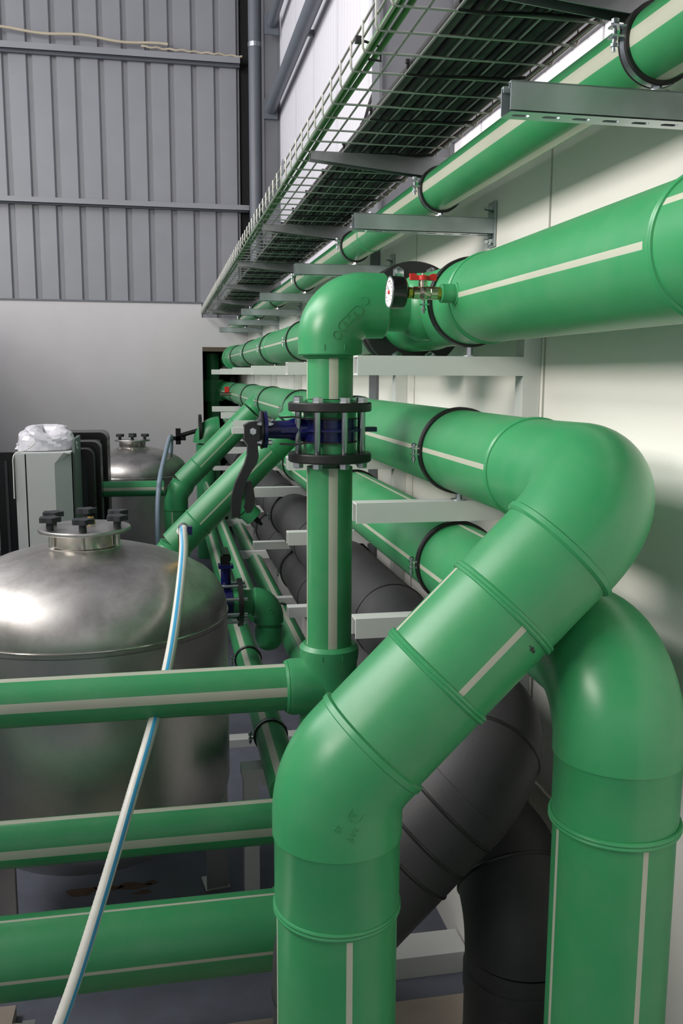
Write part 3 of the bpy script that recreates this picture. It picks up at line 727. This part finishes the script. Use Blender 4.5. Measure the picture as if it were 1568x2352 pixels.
# far branches A and B off the run behind the valve
def branch(y, xb, label, vert_to, r=.08, stub=None):
    z2 = Z3 - (X3 - xb)
    t = thing('green_branch_pipe', label, 'pipe', (xb, y, vert_to), 'diagonal green branch pipes in the background')
    cc = Vector((X3 - .02, y, Z3)); dd = Vector((-1, 0, -1)).normalized()
    pe = [Vector((X3 - .02, y + .30, Z3))] + arc(cc, (0,-1,0), dd, .11, 14)
    obj('elbow', B().sweep(pe, r + .006, 40), GREEN_D, t)
    L_ = (Vector((xb, y, z2)) - cc).length
    al = lambda s_: cc + dd*s_
    rung(t, al(.12), al(.26), r + .001, (), None, 'spigot', seg=40)
    bead(t, al(.26), dd, r, False)
    rung(t, al(.26), al(L_ - .25), r, [st(-3, .05), st(87, .05)], (0,-1,0), seg=40)
    bead(t, al(L_ - .25), dd, r, False)
    rung(t, al(L_ - .25), al(L_ - .09), r + .001, (), None, 'spigot', seg=40)
    e = arc((xb, y, z2), dd, (0,0,-1), .17, 10)
    obj('elbow', B().sweep([al(L_ - .10)] + e + [e[-1] + Vector((0,0,-.05))], r + .004, 40), GREEN_D, t)
    rung(t, e[-1] + Vector((0,0,-.05)), (xb, y, vert_to), r, [st(20, .05)], (0,-1,0), seg=40)
    if stub:
        s_ = al(stub); nd = Vector((1, 0, -1)).normalized()
        obj('stub_branch', B().lathe(s_, nd, [(.045, .05), (.045, .12), (.038, .123), (.038, .132), (.048, .135), (.048, .185), (.038, .19)], 28), GREEN_D, t)
        obj('vent_cock', B().lathe(s_ + nd*.19, nd, [(.014, 0), (.014, .03), (.009, .032), (.009, .05)], 12), BLACKP, t)
    return t
branch(4.5, -.02, 'bright green diagonal branch pipe with capped stub behind the valve lever', -1.75, stub=.56)
branch(6.5, .06, 'darker green diagonal branch pipe bending down beside the far tank', -1.75)

# low green pipes near the floor
def lowpipe(x, z, r, y0, y1, label, deg):
    t = thing('low_green_pipe', label, 'pipe', (x, (y0+y1)/2, z - r), 'low green pipes near the floor')
    rung(t, (x, y0, z), (x, y1, z), r, [st(deg, .22), st(deg + 110, .22)], (0,0,1), seg=36)
    return t
lowpipe(.40, -1.115, .042, 4.15, 9.6, 'thin low green pipe leading up to the far blue valve', 28-40)
lowpipe(.585, -1.27, .055, 2.9, 9.6, 'low green pipe close below the black insulated pipes', -5)
lowpipe(.36, -1.335, .058, 2.75, 9.6, 'lowest green pipe resting on the short white stand', -25)
for k, (x, z, r, yy, lab) in enumerate(((.36, -1.335, .058, 4.15, 'dark clamp on the lowest green pipe behind the cross pipe'), (.36, -1.335, .058, 3.22, 'dark clamp on the lowest green pipe above the white stand'), (.585, -1.27, .055, 4.7, 'dark clamp on the low green pipe beside the far capped elbow'))):
    clamp(x, yy, z, r, z - r - .03, lab, 'clamps on the low green pipes')
# far valve with elbow and cap
t = thing('green_elbow_cap', 'small green elbow ending in a rounded cap beside the steel tank', 'pipe fitting', (.455, 3.95, -1.25))
pe = [Vector((.305, 3.95, -1.005))] + arc((.437, 3.95, -1.005), (1,0,0), (0,0,-1), .075, 14) + [Vector((.437, 3.95, -1.10))]
obj('elbow', B().sweep(pe, [.055, .055] + [.066]*(len(pe)-2), 40), GREEN_D, t)
obj('spigot', B().cyl((.437, 3.95, -1.09), (.437, 3.95, -1.125), .055, 32), GREEN_D, t)
obj('cap', B().lathe((.437, 3.95, -1.118), (0,0,-1), [(.058, 0), (.062, .003), (.062, .05), (.058, .075), (.045, .098), (.025, .110), (.004, .114)], 36), GREEN_D, t)
obj('gate_mark', B().ring((.437, 3.885, -1.035), (0,1,0), .01, .0014, 18, 6), GREEN_D, t)
v2 = thing('butterfly_valve', 'small blue valve with black flange half hidden behind the steel tank', 'valve', (.25, 3.95, -1.12))
obj('flange', B().lathe((.318, 3.95, -1.005), (-1,0,0), [(.056, 0), (.108, 0), (.108, .02), (.056, .02)], 40, closed=True), FLANGE, v2)
obj('flange', B().lathe((.19, 3.95, -1.005), (-1,0,0), [(.056, 0), (.108, 0), (.108, .02), (.056, .02)], 40, closed=True), FLANGE, v2)
obj('body', B().lathe((.275, 3.95, -1.005), (-1,0,0), [(.06, 0), (.068, .001), (.068, .055), (.06, .056)], 36), BLUE, v2)
obj('stub_end', B().cyl((.298, 3.95, -1.005), (.275, 3.95, -1.005), .064, 36).cyl((.219, 3.95, -1.005), (.19, 3.95, -1.005), .064, 36), GREEN_D, v2)
obj('neck', B().cyl((.247, 3.95, -.94), (.247, 3.95, -.83), .022, 16).box(.215, .28, 3.92, 3.98, -.845, -.83), BLUE, v2)
obj('lever', B().box(.225, .265, 3.93, 3.97, -.83, -.79).box(.235, .27, 3.935, 4.15, -.812, -.79), BLACKP, v2)
for k in range(8):
    a = R(22.5 + 45*k)
    obj('bolt', B().cyl((.335, 3.95 + .088*math.sin(a), -1.005 + .088*math.cos(a)), (.155, 3.95 + .088*math.sin(a), -1.005 + .088*math.cos(a)), .008, 10), ZINC, v2)
obj('green_pipe', B().cyl((.17, 3.95, -1.005), (-.5, 3.95, -1.005), .055, 32), GREEN, v2)
# short white stand
t = thing('pipe_stand', 'short cream-white steel stand carrying the lowest green pipe', 'stand', (.40, 3.1, -1.87))
obj('top_bar', B().box(.238, .62, 3.06, 3.14, -1.425, -1.395), WHITEP, t)
obj('leg', B().box(.245, .30, 3.065, 3.12, -1.87, -1.425), WHITEP, t); obj('leg', B().box(.56, .615, 3.065, 3.12, -1.87, -1.425), WHITEP, t)
obj('gusset', B().prism([(.30, -1.425), (.44, -1.425), (.42, -1.465), (.36, -1.48), (.31, -1.46)], 3.07, 3.08, 'y'), WHITEP, t)
single('floor_bar', B().box(-.3, .8, 4.38, 4.46, -1.87, -1.83), WHITEP, 'pale bar lying on the floor behind the tank', 'bar', (.2, 4.4, -1.87))
single('floor_pipe', B().cyl((-.2, 3.5, -1.80), (.55, 3.5, -1.80), .04, 24), GREEN, 'short green pipe lying near the floor behind the white stand', 'pipe', (.2, 3.5, -1.84))
# low white beam and beige pad at the bottom of the picture
single('floor_beam', B().box(.31, .90, 2.50, 2.62, -1.87, -1.80), WHITEP, 'white box beam on the floor between the green and black legs', 'beam', (.62, 2.5, -1.87))
single('concrete_pad', B().box(-.25, .855, 1.0, 2.36, -1.87, -1.836), PADM, 'beige concrete pad under the front vertical pipes', 'concrete pad', (.4, 1.9, -1.87))
single('concrete_pad', B().box(-1.2, -.47, 1.9, 2.55, -1.87, -1.835), PADM, 'beige concrete pad in the lower left corner', 'concrete pad', (-.8, 2.2, -1.87))
b = B()
for k in range(5):
    cx, cy, rx, ry = ((-.34, 3.18, .05, .035), (-.25, 3.19, .05, .02), (-.16, 3.19, .06, .022), (-.09, 3.2, .025, .012), (-.12, 3.14, .035, .012))[k]
    b.add([(cx + rx*math.cos(a)*(1 + .25*math.sin(3*a + k)), cy + ry*math.sin(a)*(1 + .3*math.cos(2*a + k)), -1.8693) for a in [2*PI*i/20 for i in range(20)]], [tuple(range(20))])
single('floor_stain', b, STAIN, 'brown dried stain on the grey floor below the steel tank', 'stain', (-.22, 3.18, -1.8693))

# ================================================================== tanks
def tank(cx, cy, zlid, label, front_hose=True, brass=True):
    t = thing('steel_tank', label, 'tank', (cx, cy, -1.87))
    d = zlid + .505
    Rk = .469
    prof = [(.0, -1.66), (.12, -1.65), (.25, -1.61), (.35, -1.555), (.42, -1.49), (.458, -1.44), (Rk, -1.39), (Rk, -.815)]
    obj('shell', B().lathe((cx, cy, d), (0,0,1), prof, 72), STEEL, t)
    obj('weld_seam', B().ring((cx, cy, -.80 + d), (0,0,1), Rk + .0005, .003, 72, 6), STEELB, t)
    prof = [(Rk, -.818), (Rk, -.80), (.466, -.770), (.456, -.732), (.436, -.698), (.405, -.668), (.35, -.635), (.28, -.605), (.20, -.582), (.13, -.570), (.02, -.565)]
    obj('dome', B().lathe((cx, cy, d), (0,0,1), prof, 72), STEELD, t)
    obj('neck', B().lathe((cx, cy, d), (0,0,1), [(.118, -.585), (.118, -.566), (.113, -.562), (.113, -.520), (.116, -.515)], 48), STEELB, t)
    obj('lid', B().lathe((cx, cy, d), (0,0,1), [(.148, -.517), (.150, -.514), (.150, -.507), (.148, -.504), (.02, -.504)], 56), STEEL, t)
    for k in range(6):
        a = R(60*k + 32); px, py = cx + .122*math.cos(a), cy + .122*math.sin(a)
        pts = []
        for j in range(30):
            q = 2*PI*j/30; r = .0315 + .005*math.cos(5*q); pts.append((px + r*math.cos(q), py + r*math.sin(q)))
        kb = B().prism(pts, d - .476, d - .460, 'z').lathe((px, py, d - .504), (0,0,1), [(.0125, 0), (.0115, .03)], 16)
        ko = obj('lid_knob', kb, KNOB, t)
        obj('bolt', B().cyl((px, py, d - .56), (px, py, d - .504), .006, 10), STEELB, ko)
    if brass:
        obj('brass_plug', B().lathe((cx + .015, cy + .06, d - .504), (0,0,1), [(.017, 0), (.017, .012), (.013, .013), (.013, .022), (.010, .024)], 6), BRASS, t)
    for k, a in enumerate((R(8), R(128), R(238))):
        px, py = cx + .43*math.cos(a), cy + .43*math.sin(a)
        ca, sa = math.cos(a), math.sin(a)
        def P(r_, s_): return (px + r_*ca - s_*sa, py + r_*sa + s_*ca)
        L_ = [P(.03, -.045), P(.03, .045), P(.022, .045), P(.022, -.037), P(-.05, -.037), P(-.05, -.045)]
        obj('leg', B().prism(L_, -1.862, -1.43 + d, 'z'), STEEL, t)
        obj('foot', B().prism([P(-.055, -.05), P(.035, -.05), P(.035, .05), P(-.055, .05)], -1.87, -1.862, 'z'), STEEL, t)
    return t
TK = tank(-.272, 3.09, -.505, 'large dull stainless steel tank with knobbed round lid, front left')
obj('manhole', B().lathe((-.272 - .455, 3.09 - .13, -1.2), (-.96, -.28, 0), [(.085, 0), (.085, .05), (.10, .052), (.10, .07), (.02, .075)], 36), STEELB, TK)
hn = obj('hose_nipple', B().cyl((.045, 3.02, -.65), (.045, 3.02, -.53), .012, 16).cyl((.045, 3.02, -.53), (.045, 3.0, -.505), .013, 16), BRASS, TK)
tank(-.285, 8.1, -.565, 'far stainless steel tank with knobbed lid near the back wall', brass=False)

# hoses
def catmull(P, n=12):
    P = [Vector(p) for p in P]; out = []
    Q = [P[0]*2 - P[1]] + P + [P[-1]*2 - P[-2]]
    for i in range(1, len(Q)-2):
        for k in range(n):
            t_ = k/n; a, b, c, d = Q[i-1], Q[i], Q[i+1], Q[i+2]
            out.append(.5*((2*b) + (c-a)*t_ + (2*a - 5*b + 4*c - d)*t_*t_ + (3*b - a - 3*c + d)*t_**3))
    out.append(P[-1]); return out
hp = [(.042, 3.0, -.515), (.050, 2.965, -.497), (.050, 2.93, -.515), (.046, 2.86, -.575), (.022, 2.68, -.70), (-.008, 2.48, -.80), (-.048, 2.27, -.885), (-.10, 2.10, -1.0), (-.16, 1.98, -1.155), (-.232, 1.87, -1.335), (-.32, 1.77, -1.52)]
t = thing('braided_hose', 'white ribbed hose with blue line rising from the lower left to the front tank', 'hose', hp[-1])
path = catmull(hp, 14)
# ribbed surface
fine = []
for i in range(len(path)-1):
    for k in range(3): fine.append(path[i].lerp(path[i+1], k/3))
fine.append(path[-1])
rads = [.0142 + (.0005 if i % 2 else 0) for i in range(len(fine))]
obj('hose', B().sweep(fine, rads, 20, True, (0,0,1), [st(55, .32)], twist=R(-125)), [HOSEM, HOSEB], t)
obj('hose_clip', B().lathe(path[16], path[17] - path[15], [(.0155, -.008), (.0172, -.007), (.0172, .007), (.0155, .008)], 20), ZINC, t)
b = B().box(.062, .078, 2.93, 2.955, -.515, -.488); obj('clip_screw', b, BLUE, t)
hp2 = [(.04, 7.83, -.66), (.045, 7.79, -.545), (.03, 7.72, -.535), (-.018, 7.0, -.65), (-.042, 6.42, -.705), (-.056, 6.33, -.80), (-.066, 6.22, -.95), (-.07, 6.1, -1.25), (-.07, 6.0, -1.865)]
path2 = catmull(hp2, 8)
t = thing('grey_hose', 'thin grey-blue hose looping down from the far tank', 'hose', hp2[-1])
obj('hose', B().sweep(path2, .018, 12), HOSEG, t)
obj('hose_clip', B().lathe(path2[12], path2[13] - path2[11], [(.02, -.012), (.023, -.01), (.023, .01), (.02, .012)], 14), ZINC, t)
obj('nipple', B().cyl((.04, 7.9, -.70), (.04, 7.83, -.60), .014, 10), STEEL, t)
# far pipe in front of the far tank
t = thing('far_cross_pipe', 'green pipe with pale stripe crossing in front of the far tank', 'pipe', (-.6, 6.5, -.87))
rung(t, (-2.4, 6.5, -.80), (-.02, 6.5, -.80), .055, [st(86, .2), st(-84, .2)], (0,0,1), seg=36)

# ================================================================== grey cabinet, black cabinets, plastic bag
t = thing('control_cabinet', 'light grey metal cabinet with chamfered edge standing behind the front tank', 'cabinet', (-.68, 5.6, -1.87))
zt = -.455
obj('front_panel', B().prism([(-.79, zt), (-.585, zt), (-.635, zt - .06), (-.635, -1.87), (-.79, -1.87)], 5.44, 5.46, 'y'), CABGREY, t)
obj('edge_strip', B().box(-.855, -.80, 5.45, 5.50, -1.87, zt - .005), CABGREY, t)
obj('body', B().box(-.845, -.555, 5.50, 5.95, -1.87, zt - .004), CABSIDE, t)
obj('chamfer_panel', B().add([(-.585, 5.44, zt), (-.545, 5.50, zt), (-.545, 5.50, -1.87), (-.635, 5.44, -1.87), (-.635, 5.44, zt - .06)], [(0, 1, 2, 3, 4)]), CABGREY, t)
obj('top_plate', B().box(-.855, -.545, 5.46, 5.95, zt - .006, zt + .002), CABGREY, t)
obj('side_panel', B().box(-.545, -.53, 5.56, 5.95, -1.87, zt + .07), CABSIDE, t)
def rounded_cabinet(x0, x1, y0, y1, zt_, label, rad=.05):
    t = thing('black_cabinet', label, 'cabinet', ((x0+x1)/2, (y0+y1)/2, -1.87), 'black cabinets behind the front tank')
    pts = [(x0, -1.80), (x1, -1.80)]
    for k in range(7):
        a = R(90*k/6); pts.append((x1 - rad + rad*math.cos(a), zt_ - rad + rad*math.sin(a)))
    for k in range(7):
        a = R(90 + 90*k/6); pts.append((x0 + rad + rad*math.cos(a), zt_ - rad + rad*math.sin(a)))
    obj('body', B().prism(pts, y0, y1, 'y'), BLACKP, t)
    obj('plinth', B().box(x0 + .03, x1 - .03, y0 + .02, y1 - .02, -1.87, -1.80), DARKGAP, t)
    in_ = [(x0 + .04 if p[0] < (x0+x1)/2 else x1 - .04, p[1]) for p in pts]
    obj('front_panel', B().box(x0 + .045, x1 - .045, y0 - .008, y0, -1.75, zt_ - .05), KNOB, t)
    return t
rounded_cabinet(-.80, -.455, 5.97, 6.15, -.475, 'black round-shouldered cabinet directly behind the grey cabinet')
rounded_cabinet(-.80, -.428, 6.20, 6.40, -.445, 'middle black round-shouldered cabinet behind the grey cabinet')
rounded_cabinet(-.80, -.408, 6.62, 6.95, -.41, 'rearmost black round-shouldered cabinet behind the grey cabinet')
rounded_cabinet(-.98, -.875, 5.6, 5.95, -.46, 'narrow dark cabinet at the left of the grey cabinet', .01)
# plastic bag: lumpy wrapped bundle
b = B(); n, mrow = 28, 9
for i in range(mrow + 1):
    ph = (PI*.5)*i/mrow
    for j in range(n):
        a = 2*PI*j/n
        r = 1 + .10*math.sin(3*a + 1) + .07*math.sin(5*a + i*.9) + .06*math.sin(7*a + 2.0*i)
        rr_ = math.cos(ph)**.45*r
        b.v.append(Vector((-.715 + .165*rr_*math.cos(a), 5.66 + .13*rr_*math.sin(a), zt + .006 + .125*math.sin(ph)**.8*(1 + .16*math.sin(a*2 + .5) + .1*math.cos(3*a)))))
for i in range(mrow):
    for j in range(n): b.f.append([i*n + j, i*n + (j+1) % n, (i+1)*n + (j+1) % n, (i+1)*n + j]); b.m.append(0)
b.f.append([j for j in range(n)][::-1]); b.m.append(0)
single('plastic_bag_bundle', b, PLASTIC, 'crumpled clear plastic bag wrapped round a bundle on top of the grey cabinet', 'plastic bag', (-.69, 5.66, zt), sharp=R(12))
single('bag_string', B().sweep(catmull([(-.74, 5.50, zt + .06), (-.79, 5.49, zt + .02), (-.84, 5.47, zt + .004), (-.86, 5.445, zt - .02), (-.862, 5.44, zt - .1), (-.864, 5.44, zt - .26)], 6), .004, 8), WHITEM, 'thin white string hanging from the plastic bag down the grey cabinet', 'string', (-.864, 5.44, zt - .26))

# steel cap at the lower left edge
t = thing('steel_standpipe', 'capped stainless standpipe just showing in the bottom left corner below the hose', 'standpipe', (-.305, 1.56, -1.87))
obj('tube', B().lathe((-.305, 1.56, -1.87), (0,0,1), [(.05, 0), (.05, .63)], 36), STEEL, t)
obj('cap', B().lathe((-.305, 1.56, -1.245), (0,0,1), [(.05, 0), (.066, .002), (.068, .006), (.068, .03), (.06, .042), (.03, .048), (.004, .049)], 40), STEELB, t)
obj('lug', B().box(-.285, -.262, 1.575, 1.60, -1.205, -1.185), STEELB, t)

# things seen in the passage
t = thing('passage_pipe', 'green vertical pipe with tee seen through the opening in the back wall', 'pipe', (.53, 10.5, -1.87))
rung(t, (.54, 10.5, -1.87), (.54, 10.5, .23), .075, (), None, seg=32)
obj('tee', B().cyl((.54, 10.5, -.30), (.54, 10.5, -.06), .12, 32), GREEN_D, t)
obj('tee_branch', B().cyl((.54, 10.5, -.18), (.69, 10.5, -.18), .105, 32), GREEN_D, t)
t = thing('far_ball_valve', 'tiny red-handled ball valve on the far green pipe near the opening', 'valve', (X3 - .12, 8.6, Z3))
obj('body', B().cyl((X3 - .09, 8.6, Z3), (X3 - .20, 8.6, Z3), .018, 12), NICKEL, t); obj('handle', B().box(X3 - .16, X3 - .12, 8.59, 8.61, Z3 + .018, Z3 + .07), RED, t)
t = thing('far_butterfly_valve', 'black levered valve on a green flange in front of the back wall', 'valve', (.22, 9.3, -.7))
obj('flange', B().lathe((.36, 9.3, -.55), (-1,0,0), [(.05, 0), (.15, 0), (.15, .03), (.05, .03)], 36), FLANGE, t)
obj('green_collar', B().sweep(arc((.40, 9.3, -.55), (0,0,1), (1,0,0), .14, 10), .13, 32), GREEN_D, t)
obj('neck', B().cyl((.33, 9.3, -.56), (.12, 9.3, -.62), .022, 12), BLACKP, t)
obj('lever', B().box(.03, .2, 9.27, 9.33, -.66, -.62).box(.1, .15, 9.27, 9.33, -.7, -.54), BLACKP, t)
obj('pipe', B().cyl((.40, 9.3, -1.87), (.40, 9.3, -.70), .1, 32), GREEN, t)

# ================================================================== cable tray
TX0, TX1, TZ = .397, .785, .622
TR = thing('cable_tray', 'long galvanised wire-mesh cable tray fixed high along the wall', 'cable tray', (.59, 4, TZ))
TY0, TY1 = -.6, 9.9
wr_ = .0026
lx = [(TX0 + .004, TZ + .003)] + [(TX0 + .012 + .052*k, TZ + .004) for k in range(1, 8)] + [(TX0, TZ + .030), (TX0, TZ + .056), (TX1, TZ + .030), (TX1, TZ + .056)]
for x, z in lx:
    obj('long_wire', B().cyl((x, TY0, z), (x, TY1, z), wr_, 8), WIRE, TR)
up_ = [Vector((TX0 - .003, 0, TZ + .058)), Vector((TX0 - .003, 0, TZ + .008)), Vector((TX0, 0, TZ + .002)), Vector((TX0 + .008, 0, TZ)), Vector((TX1 - .008, 0, TZ)), Vector((TX1, 0, TZ + .002)), Vector((TX1 + .003, 0, TZ + .008)), Vector((TX1 + .003, 0, TZ + .058))]
uw = obj('cross_wire', B().sweep(up_, wr_, 8), WIRE, TR)
ny = int((TY1 - TY0)/.115)
uw.location = (0, TY0 + .02, 0)
for k in range(1, ny):
    c = uw.copy(); COL.objects.link(c); c.parent = TR; c.location = (0, TY0 + .02 + k*.115, 0)
# splice clips on the tray side
obj('splice_clip', B().box(TX0 - .008, TX0 - .003, 3.02, 3.05, TZ + .02, TZ + .062), ZINC, TR)
# cantilever arms
AY = [1.42, 2.62, 3.9, 5.2, 6.5, 7.8, 9.0]
def arm(y, label):
    t = thing('cantilever_arm', label, 'bracket', (XW - .01, y, TZ - .1), 'tapered arms under the cable tray')
    zt_ = TZ - wr_
    pts = [(.418, zt_), (XW - .006, zt_), (XW - .006, zt_ - .062), (.72, zt_ - .050), (.418, zt_ - .022)]
    obj('side_plate', B().prism(pts, y, y + .003, 'y'), GALVD, t)
    obj('side_plate', B().prism(pts, y + .035, y + .038, 'y'), GALVD, t)
    obj('top_plate', B().box(.418, XW - .006, y + .003, y + .035, zt_ - .003, zt_), GALVD, t)
    obj('wall_plate', B().box(XW - .006, XW - .001, y - .01, y + .048, zt_ - .085, zt_ + .02), GALVD, t)
    for x in (.445, .62): obj('bolt', B().lathe((x, y + .019, zt_ - .003), (0,0,-1), [(.008, 0), (.008, .006), (.004, .007), (.004, .012)], 6), ZINC, t)
    return t
a0 = arm(AY[0], 'tapered galvanised arm under the cable tray, nearest the camera at the top edge')
for k, y in enumerate(AY[1:]): dup(a0, (XW - .01, y, TZ - .1), 'tapered galvanised arm under the cable tray, %s from the camera' % ORD[k+1])
# cables
def wavy(x, z, amp, ph, n=90):
    return [(x + amp*math.sin(i*.55 + ph), TY0 - .1 + (TY1 - TY0 + .1)*i/(n-1), z + amp*.35*math.sin(i*.8 + ph*2)) for i in range(n)]
for k in range(9):
    x = .532 + k*.0275; r = .0128 if k % 3 else .0138
    single('power_cable', B().sweep(wavy(x, TZ + .008 + r, .0018, k*1.7), r, 12), CABK, 'thick black cable in the bottom layer of the mesh tray, %s from its open edge' % ORDX[k], 'cable', (x, TY0, TZ), 'thick black cables in the tray')
for k in range(5):
    x = .555 + k*.05; r = .0125
    single('power_cable', B().sweep(wavy(x, TZ + .034 + r, .004, k*2.3 + 1), r, 10), CABK, 'black cable on top of the other tray cables, %s from the open edge' % ORDX[k], 'cable', (x, TY0, TZ), 'thick black cables in the tray')
for k in range(4):
    x = (.405, .414, .411, .428)[k]; z = TZ + (.012, .013, .022, .012)[k]
    single('green_cable', B().sweep(wavy(x + .003, z, .0012, k*1.1), .0045 if k < 3 else .006, 10), CABG, ('outermost green cable at the open edge of the mesh tray', 'second green cable from the open edge of the mesh tray', 'green cable lying on top of the bundle at the tray edge', 'thicker lime-green cable on the inner side of the green bundle')[k], 'cable', (x, TY0, TZ), 'green cables at the tray edge')
single('brown_cable', B().sweep(wavy(.779, TZ + .010, .0022, 2), .0055, 8), CABR, 'thin brown cable along the wall edge of the mesh tray', 'cable', (.779, TY0, TZ))
tie0 = None
for k in range(22):
    y = .9 + k*.345
    if tie0 is None:
        b = B().sweep([(.512, y, TZ + .02), (.514, y + .012, TZ + .0005), (.56, y + .006, TZ - .0035), (.65, y, TZ - .001), (.73, y - .012, TZ - .004), (.762, y - .02, TZ)], .0035, 8).box(.507, .515, y - .004, y + .005, TZ + .018, TZ + .026)
        tie0 = single('cable_tie', b, RUBBER, 'black cable tie under the thick black cables of the tray, nearest the camera', 'cable tie', (.63, y, TZ - .004), 'cable ties round the black cables')
    else:
        c = tie0.copy(); COL.objects.link(c); c['label'] = 'black cable tie under the thick black cables of the tray, %s from the camera' % ORDX[k]; c.location = (.63, y, TZ - .004 + H)
t = single('cable_tie', B().sweep([(.39, 1.86, TZ + .030), (.405, 1.86, TZ + .028), (.435, 1.86, TZ + .02), (.436, 1.86, TZ - .006), (.41, 1.86, TZ - .004)], .0028, 8).box(.384, .397, 1.853, 1.866, TZ + .024, TZ + .036), RUBBER, 'small black cable tie round the green cable bundle at the tray edge', 'cable tie', (.41, 1.86, TZ - .006))

for o in bpy.data.objects:
    if '_b' in o: del o['_b']
